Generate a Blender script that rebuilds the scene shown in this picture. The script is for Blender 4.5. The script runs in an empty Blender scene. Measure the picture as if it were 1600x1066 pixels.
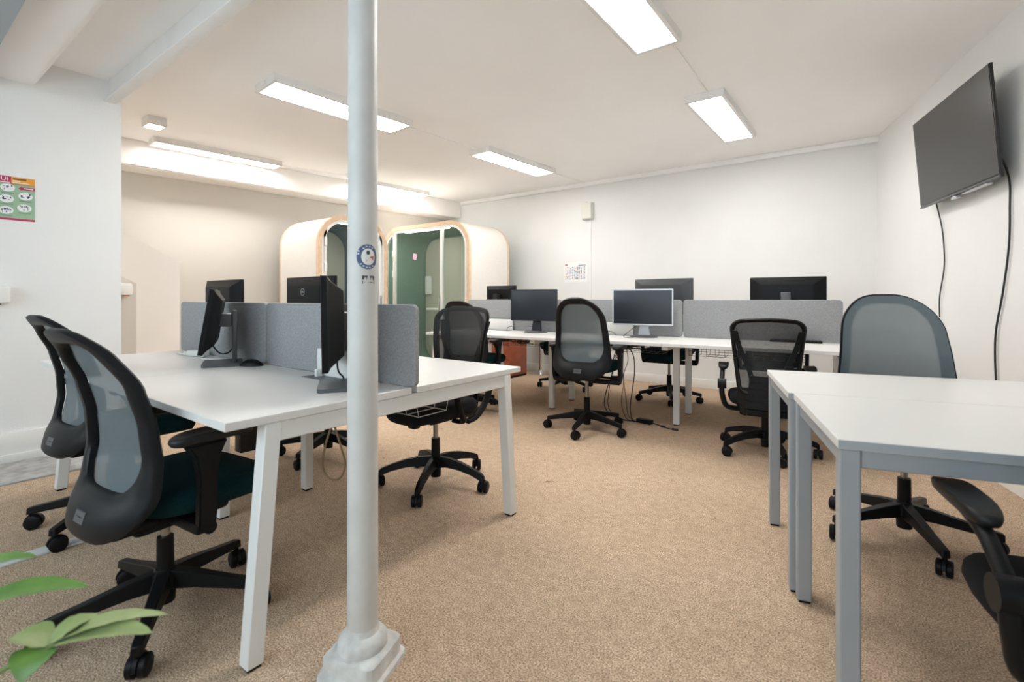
import bpy, bmesh, math, random
from mathutils import Vector, Matrix
random.seed(7)
SC = bpy.context.scene
COL = SC.collection
PI = math.pi
rad = math.radians

# ------------------------------------------------------------------ camera, world, exposure
cam_d = bpy.data.cameras.new('camera')
cam = bpy.data.objects.new('camera', cam_d); COL.objects.link(cam)
cam.location = (0, 0, 1.09)
cam.rotation_euler = (rad(90), 0, rad(36.7))
cam_d.sensor_width = 36.0
cam_d.lens = 765.0 / 1600.0 * 36.0
cam_d.shift_y = -(533.0 - 466.0) / 1600.0
cam_d.clip_start = 0.05
cam_d.dof.use_dof = True
cam_d.dof.focus_distance = 3.2
cam_d.dof.aperture_fstop = 3.4
SC.camera = cam

world = bpy.data.worlds.new('daylight'); SC.world = world
world.use_nodes = True
bg = world.node_tree.nodes['Background']
bg.inputs[0].default_value = (0.80, 0.89, 1.0, 1)
bg.inputs[1].default_value = 1.75
SC.view_settings.view_transform = 'Standard'
SC.view_settings.look = 'None'
SC.view_settings.gamma = 1.0
SC.view_settings.use_curve_mapping = False
SC.view_settings.exposure = 1.52
SC.cycles.use_denoising = True
SC.cycles.max_bounces = 10
SC.cycles.diffuse_bounces = 9
SC.cycles.transparent_max_bounces = 16
SC.cycles.sample_clamp_indirect = 6.0
LAMP = 11.0          # luminance of the ceiling diffusers

# the window wall stands behind the camera: a portal guides daylight sampling through its opening
pl = bpy.data.lights.new('window_portal', 'AREA'); pl.shape = 'RECTANGLE'; pl.size = 4.6; pl.size_y = 1.6
pl.cycles.is_portal = True
plo = bpy.data.objects.new('window_portal', pl); COL.objects.link(plo)
plo.location = (-1.5, -1.58, 1.6); plo.rotation_euler = (rad(90), 0, 0)

# ------------------------------------------------------------------ materials
def P(name, color, rough=0.5, metal=0.0, var=0.0, vscale=8.0, bump=0.0, bscale=200.0, spec=0.5, color2=None, detail=4.0, alpha=None):
    m = bpy.data.materials.new(name); m.use_nodes = True
    nt = m.node_tree; b = nt.nodes['Principled BSDF']
    b.inputs['Base Color'].default_value = (*color, 1)
    b.inputs['Roughness'].default_value = rough
    b.inputs['Metallic'].default_value = metal
    b.inputs['Specular IOR Level'].default_value = spec
    tc = nt.nodes.new('ShaderNodeTexCoord')
    if var > 0 or color2:
        n = nt.nodes.new('ShaderNodeTexNoise'); n.inputs['Scale'].default_value = vscale; n.inputs['Detail'].default_value = detail
        nt.links.new(tc.outputs['Object'], n.inputs['Vector'])
        r = nt.nodes.new('ShaderNodeValToRGB')
        c2 = color2 if color2 else tuple(max(0, c * (1 - var)) for c in color)
        r.color_ramp.elements[0].position = 0.35; r.color_ramp.elements[1].position = 0.65
        r.color_ramp.elements[0].color = (*c2, 1); r.color_ramp.elements[1].color = (*color, 1)
        nt.links.new(n.outputs['Fac'], r.inputs['Fac']); nt.links.new(r.outputs['Color'], b.inputs['Base Color'])
    if bump > 0:
        n2 = nt.nodes.new('ShaderNodeTexNoise'); n2.inputs['Scale'].default_value = bscale; n2.inputs['Detail'].default_value = 3
        nt.links.new(tc.outputs['Object'], n2.inputs['Vector'])
        bp = nt.nodes.new('ShaderNodeBump'); bp.inputs['Strength'].default_value = bump; bp.inputs['Distance'].default_value = 0.004
        nt.links.new(n2.outputs['Fac'], bp.inputs['Height']); nt.links.new(bp.outputs['Normal'], b.inputs['Normal'])
    return m

def EMIT(name, color, strength):
    m = bpy.data.materials.new(name); m.use_nodes = True
    nt = m.node_tree; b = nt.nodes['Principled BSDF']
    b.inputs['Base Color'].default_value = (0.9, 0.9, 0.9, 1)
    b.inputs['Emission Color'].default_value = (*color, 1); b.inputs['Emission Strength'].default_value = strength
    return m

def SEE(name, color, opacity, rough=0.6, weave=0.0):
    """open woven mesh: part fibre, part hole"""
    m = bpy.data.materials.new(name); m.use_nodes = True
    nt = m.node_tree; b = nt.nodes['Principled BSDF']
    b.inputs['Base Color'].default_value = (*color, 1); b.inputs['Roughness'].default_value = rough
    b.inputs['Alpha'].default_value = opacity
    if weave:
        tc = nt.nodes.new('ShaderNodeTexCoord'); n = nt.nodes.new('ShaderNodeTexNoise')
        n.inputs['Scale'].default_value = 60; nt.links.new(tc.outputs['Object'], n.inputs['Vector'])
        mr = nt.nodes.new('ShaderNodeMapRange'); mr.inputs['To Min'].default_value = opacity - weave; mr.inputs['To Max'].default_value = opacity + weave
        nt.links.new(n.outputs['Fac'], mr.inputs['Value']); nt.links.new(mr.outputs['Result'], b.inputs['Alpha'])
    return m

def GLASS(name, tint):
    m = bpy.data.materials.new(name); m.use_nodes = True
    nt = m.node_tree; nt.nodes.remove(nt.nodes['Principled BSDF'])
    out = nt.nodes['Material Output']
    t = nt.nodes.new('ShaderNodeBsdfTransparent'); t.inputs[0].default_value = (*tint, 1)
    g = nt.nodes.new('ShaderNodeBsdfGlossy'); g.inputs['Roughness'].default_value = 0.03
    lw = nt.nodes.new('ShaderNodeLayerWeight'); lw.inputs[0].default_value = 0.5
    pw = nt.nodes.new('ShaderNodeMath'); pw.operation = 'POWER'; pw.inputs[1].default_value = 4.0; nt.links.new(lw.outputs['Facing'], pw.inputs[0])
    f = nt.nodes.new('ShaderNodeMath'); f.operation = 'MULTIPLY_ADD'; f.inputs[1].default_value = 0.6; f.inputs[2].default_value = 0.03; nt.links.new(pw.outputs[0], f.inputs[0])
    mx = nt.nodes.new('ShaderNodeMixShader')
    nt.links.new(f.outputs[0], mx.inputs[0]); nt.links.new(t.outputs[0], mx.inputs[1]); nt.links.new(g.outputs[0], mx.inputs[2])
    nt.links.new(mx.outputs[0], out.inputs[0])
    return m

def CARPET(name):
    m = bpy.data.materials.new(name); m.use_nodes = True
    nt = m.node_tree; b = nt.nodes['Principled BSDF']; b.inputs['Roughness'].default_value = 0.95
    b.inputs['Specular IOR Level'].default_value = 0.1
    tc = nt.nodes.new('ShaderNodeTexCoord')
    def noise(s, d=2.0):
        n = nt.nodes.new('ShaderNodeTexNoise'); n.inputs['Scale'].default_value = s; n.inputs['Detail'].default_value = d
        nt.links.new(tc.outputs['Object'], n.inputs['Vector']); return n
    def ramp(n, stops):
        r = nt.nodes.new('ShaderNodeValToRGB')
        while len(r.color_ramp.elements) < len(stops): r.color_ramp.elements.new(0.5)
        for e, (p, c) in zip(r.color_ramp.elements, stops): e.position = p; e.color = (*c, 1)
        nt.links.new(n.outputs['Fac'], r.inputs['Fac']); return r
    fine = ramp(noise(190, 3), [(0.34, (0.27, 0.185, 0.125)), (0.5, (0.57, 0.42, 0.295)), (0.66, (0.84, 0.67, 0.51))])
    med = ramp(noise(26, 3), [(0.3, (0.86, 0.85, 0.84)), (0.7, (1.08, 1.08, 1.08))])
    big = ramp(noise(1.3, 4), [(0.3, (0.86, 0.845, 0.83)), (0.7, (1.04, 1.04, 1.04))])
    stain = ramp(noise(8.0, 2), [(0.735, (1, 1, 1)), (0.78, (0.55, 0.52, 0.49))])
    cur = fine.outputs['Color']
    for x in (med, big, stain):
        mx = nt.nodes.new('ShaderNodeMix'); mx.data_type = 'RGBA'; mx.blend_type = 'MULTIPLY'; mx.inputs[0].default_value = 1.0
        nt.links.new(cur, mx.inputs[6]); nt.links.new(x.outputs['Color'], mx.inputs[7]); cur = mx.outputs[2]
    nt.links.new(cur, b.inputs['Base Color'])
    bp = nt.nodes.new('ShaderNodeBump'); bp.inputs['Strength'].default_value = 0.6; bp.inputs['Distance'].default_value = 0.006
    nt.links.new(noise(210, 2).outputs['Fac'], bp.inputs['Height']); nt.links.new(bp.outputs['Normal'], b.inputs['Normal'])
    return m

M = {}
M['wall'] = P('white_wall_paint', (0.80, 0.795, 0.78), 0.8, var=0.03, vscale=2, bump=0.12, bscale=90, spec=0.2)
M['wall_tex'] = P('textured_white_wallpaper', (0.85, 0.85, 0.84), 0.8, var=0.03, vscale=2, bump=0.3, bscale=130, spec=0.2)
M['ceil'] = P('ceiling_paint', (0.94, 0.925, 0.91), 0.85, var=0.02, vscale=1.5, spec=0.2)
M['recess'] = P('shade_toned_white_wall', (0.66, 0.625, 0.575), 0.85, var=0.03, vscale=1.5, spec=0.2)  # beige tone carries the shade on these white walls
M['cove'] = P('alcove_white_paint', (0.88, 0.85, 0.82), 0.85, spec=0.2)
M['carpet'] = CARPET('beige_loop_carpet')
M['concrete'] = P('bare_concrete', (0.50, 0.49, 0.47), 0.9, color2=(0.33, 0.32, 0.31), vscale=14, bump=0.4, bscale=60)
M['beam'] = P('lintel_shade_blue_grey', (0.36, 0.40, 0.43), 0.6, var=0.05, vscale=5)  # dark blue grey is the lintel's shadow put into the colour
M['beam_w'] = P('white_steel_paint', (0.80, 0.80, 0.79), 0.55, var=0.04, vscale=6)
M['colpaint'] = P('column_white_gloss_paint', (0.66, 0.655, 0.63), 0.42, var=0.10, vscale=9, bump=0.25, bscale=38)
M['plaster'] = P('rough_white_plaster', (0.74, 0.73, 0.70), 0.8, color2=(0.58, 0.57, 0.545), vscale=22, bump=1.0, bscale=30)
M['top'] = P('white_laminate', (0.74, 0.73, 0.71), 0.34, var=0.02, vscale=3)
M['edge'] = P('white_edge_band', (0.76, 0.755, 0.73), 0.45)
M['whitemetal'] = P('white_powder_coat', (0.78, 0.785, 0.77), 0.42, var=0.02, vscale=4)
M['greymetal'] = P('silver_grey_powder_coat', (0.36, 0.385, 0.405), 0.4, metal=0.15, var=0.03, vscale=6)
M['edge_shade'] = P('table_edge_shade_tone', (0.37, 0.395, 0.415), 0.45)  # cool shade of the table front edges, put into the colour
M['felt'] = P('grey_felt', (0.385, 0.39, 0.40), 0.95, var=0.22, vscale=160, bump=0.35, bscale=300, spec=0.1)
M['black'] = P('black_plastic', (0.006, 0.006, 0.0065), 0.45, var=0.1, vscale=30, bump=0.06, bscale=500, spec=0.2)
M['black_soft'] = P('black_soft_pad', (0.009, 0.009, 0.01), 0.5, spec=0.35)
M['frame'] = P('graphite_plastic', (0.009, 0.0095, 0.011), 0.42, bump=0.05, bscale=600, spec=0.22)
M['teal'] = P('dark_teal_fabric', (0.004, 0.028, 0.032), 0.95, var=0.3, vscale=300, bump=0.3, bscale=400, spec=0.15)
M['blackfab'] = P('black_fabric', (0.012, 0.012, 0.013), 0.9, bump=0.3, bscale=400, spec=0.2)
M['mesh_grey'] = SEE('grey_blue_suspension_mesh', (0.115, 0.145, 0.158), 0.86, weave=0.02)
M['mesh_black'] = SEE('black_suspension_mesh', (0.016, 0.016, 0.017), 0.80, weave=0.05)
M['chrome'] = P('chrome', (0.75, 0.75, 0.76), 0.16, metal=1.0)
M['steel'] = P('gas_lift_steel', (0.35, 0.34, 0.33), 0.25, metal=1.0)
M['monitor'] = P('monitor_black_plastic', (0.009, 0.009, 0.010), 0.35, bump=0.03, bscale=300)
M['monitor_grey'] = P('monitor_charcoal_plastic', (0.045, 0.047, 0.052), 0.4)
M['screen'] = P('dark_glossy_screen', (0.018, 0.021, 0.028), 0.22)
M['tvscreen'] = P('matte_tv_screen', (0.026, 0.024, 0.022), 0.3)
M['silver'] = P('silver_plastic', (0.55, 0.56, 0.58), 0.35, metal=0.4)
M['standgrey'] = P('grey_stand_plastic', (0.085, 0.088, 0.095), 0.4)
M['wood'] = P('pale_plywood_edge', (0.76, 0.56, 0.385), 0.5, color2=(0.66, 0.47, 0.31), vscale=18)
M['podshell'] = P('cream_felt_shell', (0.76, 0.725, 0.675), 0.9, var=0.03, vscale=40, bump=0.15, bscale=200)
M['podgreen'] = P('sage_green_felt', (0.21, 0.33, 0.275), 0.95, var=0.12, vscale=60, bump=0.2, bscale=200)
M['podteal'] = P('slate_blue_felt', (0.14, 0.22, 0.26), 0.95, var=0.12, vscale=60, bump=0.2, bscale=200)
M['podbeige'] = P('olive_beige_panel', (0.47, 0.455, 0.37), 0.8)
M['podwhite'] = P('white_door_frame_paint', (0.82, 0.81, 0.78), 0.4)
M['glass'] = GLASS('clear_glass', (0.93, 0.96, 0.95))
M['redwood'] = P('red_brown_cabinet_laminate', (0.36, 0.085, 0.032), 0.4, color2=(0.27, 0.06, 0.022), vscale=9)
M['cable'] = P('black_cable', (0.015, 0.015, 0.015), 0.5)
M['cable_tan'] = P('tan_cable_sheath', (0.34, 0.25, 0.14), 0.6)
M['cable_white'] = P('white_cable', (0.75, 0.75, 0.73), 0.5)
M['plastic_white'] = P('white_plastic', (0.83, 0.825, 0.80), 0.45)
M['plastic_ivory'] = P('ivory_plastic', (0.72, 0.71, 0.65), 0.5)
M['lamp'] = EMIT('lit_diffuser', (1.0, 0.99, 0.965), LAMP)
M['lamp_small'] = EMIT('lit_small_diffuser', (1.0, 0.97, 0.93), 3.0)
M['added_booth_fill'] = EMIT('added_booth_fill_emitter', (1.0, 0.96, 0.9), 14.0)  # emitter added to brighten the booth interiors
M['housing'] = P('lamp_housing_white', (0.80, 0.79, 0.77), 0.5)
M['leaf'] = P('green_leaf', (0.15, 0.29, 0.055), 0.45, color2=(0.10, 0.21, 0.04), vscale=25, bump=0.15, bscale=60)
M['leaf_pale'] = P('pale_young_leaf', (0.36, 0.43, 0.19), 0.5, color2=(0.25, 0.34, 0.11), vscale=18, bump=0.15, bscale=60)
M['stem'] = P('green_stem', (0.22, 0.30, 0.10), 0.6)
M['soil'] = P('potting_soil', (0.05, 0.035, 0.025), 0.95, bump=1.0, bscale=60)
M['pot'] = P('white_ceramic_pot', (0.75, 0.74, 0.72), 0.3)
M['paper'] = P('white_paper', (0.85, 0.85, 0.84), 0.7)
M['crimson'] = P('print_crimson', (0.50, 0.035, 0.13), 0.6)
M['orange'] = P('print_orange', (0.85, 0.36, 0.05), 0.6)
M['green_p'] = P('print_green', (0.33, 0.50, 0.33), 0.6)
M['navy'] = P('print_navy', (0.07, 0.10, 0.19), 0.6)
M['print_peach'] = P('print_peach', (0.85, 0.52, 0.28), 0.6)
M['print_blue'] = P('print_light_blue', (0.55, 0.65, 0.82), 0.6)
M['print_red'] = P('print_red', (0.62, 0.16, 0.10), 0.6)
M['print_dark'] = P('print_dark', (0.05, 0.055, 0.07), 0.6)
M['pink'] = P('pink_note', (0.80, 0.45, 0.62), 0.7)
M['dark_metal'] = P('dark_wire', (0.10, 0.10, 0.095), 0.4, metal=0.6)
M['light_wire'] = P('light_grey_wire', (0.52, 0.52, 0.50), 0.4, metal=0.4)
M['strip'] = P('pale_aluminium_strip', (0.78, 0.80, 0.80), 0.5, var=0.12, vscale=20)

# ------------------------------------------------------------------ mesh helpers
def box(bm, c, s, bevel=0.0, seg=2, rot=None):
    t = bmesh.new(); bmesh.ops.create_cube(t, size=1.0)
    bmesh.ops.scale(t, vec=Vector(s), verts=t.verts)
    if bevel > 0:
        bmesh.ops.bevel(t, geom=t.edges[:] , offset=min(bevel, min(s) * 0.49), segments=seg, profile=0.5, affect='EDGES')
    mt = Matrix.Translation(Vector(c))
    if rot is not None: mt = mt @ rot
    bmesh.ops.transform(t, matrix=mt, verts=t.verts)
    join(bm, t)

def join(bm, t):
    me = bpy.data.meshes.new('tmp'); t.to_mesh(me); t.free(); bm.from_mesh(me); bpy.data.meshes.remove(me)

def xform(bm, mat): bmesh.ops.transform(bm, matrix=mat, verts=bm.verts)

def loft(bm, rings, closed=True, cap0=True, cap1=True):
    vs = [[bm.verts.new(Vector(p)) for p in r] for r in rings]
    n = len(vs[0])
    for i in range(len(vs) - 1):
        for j in range(n if closed else n - 1):
            k = (j + 1) % n
            try: bm.faces.new((vs[i][j], vs[i][k], vs[i + 1][k], vs[i + 1][j]))
            except ValueError: pass
    if closed and cap0: bm.faces.new(vs[0][::-1])
    if closed and cap1: bm.faces.new(vs[-1])
    return vs

def frame_at(d):
    d = d.normalized(); up = Vector((0, 0, 1)) if abs(d.z) < 0.95 else Vector((0, 1, 0))
    a = d.cross(up).normalized(); return a, a.cross(d).normalized()

def cyl(bm, p0, p1, r0, r1=None, seg=16):
    p0, p1 = Vector(p0), Vector(p1); r1 = r0 if r1 is None else r1
    a, b = frame_at(p1 - p0)
    loft(bm, [[p + a * r * math.cos(2 * PI * k / seg) + b * r * math.sin(2 * PI * k / seg) for k in range(seg)] for p, r in ((p0, r0), (p1, r1))])

def spline(pts, n=6):
    pts = [Vector(p) for p in pts]; out = []
    for i in range(len(pts) - 1):
        p0 = pts[max(i - 1, 0)]; p1 = pts[i]; p2 = pts[i + 1]; p3 = pts[min(i + 2, len(pts) - 1)]
        for k in range(n):
            t = k / n
            out.append(0.5 * ((2 * p1) + (p2 - p0) * t + (2 * p0 - 5 * p1 + 4 * p2 - p3) * t * t + (3 * p1 - p0 - 3 * p2 + p3) * t ** 3))
    out.append(pts[-1]); return out

def tube(bm, pts, r, seg=8, smooth=6, radii=None):
    p = spline(pts, smooth) if smooth else [Vector(q) for q in pts]
    rings = []; a = None
    for i, q in enumerate(p):
        d = (p[min(i + 1, len(p) - 1)] - p[max(i - 1, 0)])
        if d.length < 1e-7: d = Vector((0, 0, 1))
        d.normalize()
        if a is None: a, b = frame_at(d)
        else:
            a = (a - d * a.dot(d)); a = a.normalized() if a.length > 1e-6 else frame_at(d)[0]
            b = a.cross(d)
        rr = r if radii is None else radii[0] + (radii[1] - radii[0]) * i / (len(p) - 1)
        rings.append([q + a * rr * math.cos(2 * PI * k / seg) + b * rr * math.sin(2 * PI * k / seg) for k in range(seg)])
    loft(bm, rings)

def lathe(bm, prof, c=(0, 0, 0), seg=32):
    c = Vector(c)
    loft(bm, [[c + Vector((r * math.cos(2 * PI * k / seg), r * math.sin(2 * PI * k / seg), z)) for k in range(seg)] for r, z in prof])

def sq(t, n):   # superellipse helper
    c, s = math.cos(t), math.sin(t)
    return math.copysign(abs(c) ** (2 / n), c), math.copysign(abs(s) ** (2 / n), s)

def rrect(w, h, r, seg=6):
    """rounded rectangle outline, centred, counter-clockwise"""
    out = []
    for cx, cy, a0 in ((w / 2 - r, h / 2 - r, 0), (-w / 2 + r, h / 2 - r, 90), (-w / 2 + r, -h / 2 + r, 180), (w / 2 - r, -h / 2 + r, 270)):
        for k in range(seg + 1):
            a = rad(a0 + 90 * k / seg); out.append((cx + r * math.cos(a), cy + r * math.sin(a)))
    return out

def prism(bm, outline, z0, z1, mat=None):
    t = bmesh.new()
    loft(t, [[(x, y, z0) for x, y in outline], [(x, y, z1) for x, y in outline]])
    if mat is not None: xform(t, mat)
    join(bm, t)

def ring_prism(bm, outer, inner, z0, z1, mat=None):
    t = bmesh.new(); n = len(outer)
    L = [[t.verts.new((x, y, z)) for x, y in o] for o, z in ((outer, z0), (outer, z1), (inner, z1), (inner, z0))]
    for a in range(4):
        b = (a + 1) % 4
        for j in range(n):
            k = (j + 1) % n; t.faces.new((L[a][j], L[a][k], L[b][k], L[b][j]))
    if mat is not None: xform(t, mat)
    join(bm, t)

def make_mesh(name, bm, mat, smooth=35):
    bmesh.ops.recalc_face_normals(bm, faces=bm.faces)
    me = bpy.data.meshes.new(name); bm.to_mesh(me); bm.free()
    for m in (mat if isinstance(mat, (list, tuple)) else [mat]): me.materials.append(M[m])
    if smooth:
        me.polygons.foreach_set('use_smooth', [True] * len(me.polygons))
        me.set_sharp_from_angle(angle=rad(smooth))
    return me

def put(name, me, parent=None, loc=(0, 0, 0), rz=0.0, label=None):
    o = bpy.data.objects.new(name, me); COL.objects.link(o)
    o.location = loc; o.rotation_euler = (0, 0, rz)
    if parent is not None: o.parent = parent
    if label: o['label'] = label
    return o

def part(name, bm, mat, parent=None, loc=(0, 0, 0), rz=0.0, label=None, smooth=35):
    return put(name, make_mesh(name, bm, mat, smooth), parent, loc, rz, label)

def tag(o, label, cat, group=None):
    o['label'] = label; o['category'] = cat
    if group: o['group'] = group
    return o

def thing(name, label, cat, loc=(0, 0, 0), rz=0.0, group=None):
    o = bpy.data.objects.new(name, None); COL.objects.link(o); o.empty_display_size = 0.1
    o.location = loc; o.rotation_euler = (0, 0, rz)
    return tag(o, label, cat, group)

def struct(name, bm, mat, label=None, smooth=35):
    o = part(name, bm, mat, smooth=smooth); o['kind'] = 'structure'
    if label: o['label'] = label
    return o

def text_mesh(txt, size, mat, extrude=0.0004):
    cu = bpy.data.curves.new('txt', 'FONT'); cu.body = txt; cu.size = size; cu.extrude = extrude
    cu.align_x = 'CENTER'; cu.align_y = 'CENTER'; cu.resolution_u = 3
    o = bpy.data.objects.new('txt', cu); COL.objects.link(o)
    dg = bpy.context.evaluated_depsgraph_get(); me = bpy.data.meshes.new_from_object(o.evaluated_get(dg))
    bpy.data.objects.remove(o); bpy.data.curves.remove(cu)
    me.materials.clear(); me.materials.append(M[mat]); return me

def poly(bm, pts):
    return bm.faces.new([bm.verts.new(Vector(p)) for p in pts])

# ------------------------------------------------------------------ the room
CZ = 2.715           # ceiling
BY = 6.14            # back wall
def wallx(y): return (BY - y) * 0.2772      # right wall line
FY = -1.6            # window wall behind the camera

bm = bmesh.new(); box(bm, (-2.2, 2.2, -0.05), (10.0, 9.0, 0.1)); struct('floor', bm, 'carpet', 'beige speckled loop carpet over the whole room')
bm = bmesh.new(); box(bm, (-2.2, BY + 0.1, 1.4), (10.0, 0.2, 2.9)); struct('wall_back', bm, 'wall', 'long white wall behind the row of desks')
bm = bmesh.new()
t0, t1 = Vector((wallx(BY + .2), BY + .2, 0)), Vector((wallx(FY - .2), FY - .2, 0))
n = Vector((0.9636, 0.2672, 0)) * 0.2
loft(bm, [[t0, t1, t1 + n, t0 + n], [q + Vector((0, 0, 2.85)) for q in (t0, t1, t1 + n, t0 + n)]])
struct('wall_right', bm, 'wall', 'plain white wall carrying the television')
# left wall with its end at the passage
LX = -4.61; LE = 1.21
bm = bmesh.new(); box(bm, (LX - 0.1, (LE + FY - 0.2) / 2, 1.4), (0.2, LE - FY + 0.2, 2.85)); struct('wall_left', bm, 'wall_tex', 'white textured wall with the printed poster')
bm = bmesh.new()
box(bm, (LX + 0.012, (LE + FY) / 2, 0.10), (0.024, LE - FY, 0.20), 0.004); box(bm, (LX + 0.02, (LE + FY) / 2, 0.03), (0.04, LE - FY, 0.06), 0.004)
struct('baseboard_left', bm, 'plastic_white', 'white skirting along the poster wall')
bm = bmesh.new(); box(bm, (LX + 0.28, (LE + FY) / 2, 0.004), (0.54, LE - FY, 0.012), 0.003); struct('trim_1', bm, 'concrete', 'bare concrete strip between carpet and poster wall')
# recess wall (skewed) behind the beam on the far left
def skew(y): return -5.65 - (BY - y) * 0.099
bm = bmesh.new()
a, b = (skew(BY) - 0.34, BY + .1), (skew(1.0) - 0.34, 1.0)
loft(bm, [[(a[0], a[1], z), (b[0], b[1], z), (b[0] - .2, b[1], z), (a[0] - .2, a[1], z)] for z in (0, 2.85)])
struct('wall_recess', bm, 'recess', 'white wall behind the two phone booths, shade put into its beige colour')
bm = bmesh.new()
loft(bm, [[(skew(BY), BY, z), (skew(1.0), 1.0, z), (skew(1.0) - .36, 1.0, z), (skew(BY) - .36, BY, z)] for z in (2.445, CZ)])
bmesh.ops.bevel(bm, geom=bm.edges[:], offset=0.012, segments=2, affect='EDGES')
struct('trim_2', bm, 'cove', 'boxed white beam above the phone booths')
# passage end wall and stair-like low wall at far left
bm = bmesh.new(); box(bm, (-6.06, 1.0 - 0.1, 1.4), (2.8, 0.2, 2.85)); struct('wall_passage', bm, 'recess', 'white wall closing the passage on the left, shade put into its beige colour')
bm = bmesh.new()
o2 = [(1.05, 0), (1.98, 0), (1.98, 1.455), (1.05, 1.98)]
loft(bm, [[(-5.62 - (BY - y) * 0.02 - dx, y, z) for y, z in o2] for dx in (0, 0.36)])
struct('wall_stair', bm, 'cove', 'white stair wall with a sloping top left of the booths')
bm = bmesh.new()
o3 = [(1.02, 0), (1.486, 0), (1.486, 1.22), (1.02, 1.48)]
loft(bm, [[(x, y, z) for y, z in o3] for x in (-5.25, -5.60)])
struct('trim_3', bm, 'recess', 'low boxing in the passage, shade put into its beige colour')
# ceilings
bm = bmesh.new(); box(bm, (-2.2, 3.75, CZ + 0.05), (10.0, 5.3, 0.1)); struct('ceiling', bm, 'ceil', 'white ceiling over the desks')
bm = bmesh.new(); box(bm, (-2.2, -0.3, CZ + 0.05), (10.0, 2.8, 0.1)); struct('ceiling_front', bm, 'ceil', 'white ceiling on the window side')
bm = bmesh.new(); box(bm, (-2.2, 0.60, (2.545 + CZ) / 2), (10.0, 0.30, CZ - 2.545 + .01), 0.05, 4); struct('trim_4', bm, 'ceil', 'white plaster soffit')
bm = bmesh.new(); box(bm, (-2.2, -0.50, 2.59), (10.0, 1.94, 0.25)); struct('trim_5', bm, 'beam', 'window lintel with its shadow put into the blue grey colour')
bm = bmesh.new()
box(bm, (-1.7, 1.14, 2.56), (5.85, 0.075, 0.012), 0.003); box(bm, (-1.7, 1.14, 2.64), (5.85, 0.012, 0.15)); 
struct('trim_6', bm, 'beam_w', 'white painted steel beam over the column')
bm = bmesh.new()
box(bm, (-2.8, BY - 0.02, CZ - 0.03), (5.7, 0.04, 0.06), 0.012); struct('trim_7', bm, 'ceil', 'plain cornice along the back wall')
# skirting of back and right walls
bm = bmesh.new(); box(bm, (-2.85, BY - 0.008, 0.055), (5.6, 0.016, 0.11), 0.004); struct('baseboard_back', bm, 'plastic_white', 'white skirting along the back wall')
bm = bmesh.new()
ta, tb = Vector((wallx(BY - .02), BY - .02, 0)), Vector((wallx(FY), FY, 0)); n = Vector((-0.9636, -0.2672, 0)) * 0.014
loft(bm, [[ta + n * 0 + Vector((0, 0, z)), tb + Vector((0, 0, z)), tb + n + Vector((0, 0, z)), ta + n + Vector((0, 0, z))] for z in (0, 0.10)])
struct('baseboard_right', bm, 'plastic_white', 'white skirting under the television wall')
# window wall behind the camera, with a real opening and frame
bm = bmesh.new()
W0, W1, Z0, Z1 = -3.8, 0.8, 0.8, 2.4
for (x0, x1, z0, z1) in ((-7.2, W0, 0, 2.85), (W1, 2.8, 0, 2.85), (W0, W1, 0, Z0), (W0, W1, Z1, 2.85)):
    box(bm, ((x0 + x1) / 2, FY - 0.1, (z0 + z1) / 2), (x1 - x0, 0.2, z1 - z0))
struct('wall_front', bm, 'wall', 'white wall with the shop window, behind the viewer')
wf = bmesh.new()
for x in (W0 + .03, (2 * W0 + W1) / 3, (W0 + 2 * W1) / 3, W1 - .03): box(wf, (x, FY - .1, (Z0 + Z1) / 2), (0.06, 0.07, Z1 - Z0), 0.004)
for z in (Z0 + .03, Z1 - .03): box(wf, ((W0 + W1) / 2, FY - .1, z), (W1 - W0, 0.07, 0.06), 0.004)
wo = struct('window_1', wf, 'plastic_white', 'three-pane shop window')
for i in range(3):
    bm = bmesh.new(); w = (W1 - W0) / 3; box(bm, (W0 + w * (i + .5), FY - .1, (Z0 + Z1) / 2), (w - .06, 0.006, Z1 - Z0 - .1)); part('pane', bm, 'glass', wo)

# ------------------------------------------------------------------ column
cx, cy = -1.223, 0.90
t = thing('support_column', 'slim white cast-iron column with plastered foot', 'column', (cx, cy, 0))
bm = bmesh.new(); lathe(bm, [(0.0445, 0.06), (0.044, 0.6), (0.0425, 1.6), (0.042, 2.55)], seg=40); part('shaft', bm, 'colpaint', t)
bm = bmesh.new(); box(bm, (0, 0, 2.60), (0.17, 0.17, 0.06), 0.006); box(bm, (0.0, 0.22, 2.64), (0.08, 0.36, 0.08)); part('cap_plate', bm, 'beam_w', t)
bm = bmesh.new()
NS = 48
Q = Matrix.Rotation(rad(20), 4, 'Z')
rings = []
for (r, z, sqn, jt) in ((0.100, 0.0, 7, .02), (0.098, 0.012, 7, .02), (0.088, 0.018, 7, .012), (0.086, 0.058, 7, .012), (0.080, 0.064, 5, .01), (0.070, 0.066, 2.2, .01), (0.072, 0.075, 2.0, .012), (0.070, 0.090, 2.0, .012), (0.060, 0.102, 2.0, .01), (0.048, 0.108, 2.0, .006), (0.0455, 0.118, 2.0, 0), (0.0447, 0.125, 2.0, 0)):
    rg = []
    for k in range(NS):
        a = 2 * PI * k / NS; c, s_ = sq(a, sqn); j = 1 + random.uniform(-jt, jt)
        rg.append(Q @ Vector((c * r * j, s_ * r * j, z)))
    rings.append(rg)
loft(bm, rings); part('foot', bm, 'plaster', t, smooth=38)
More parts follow.
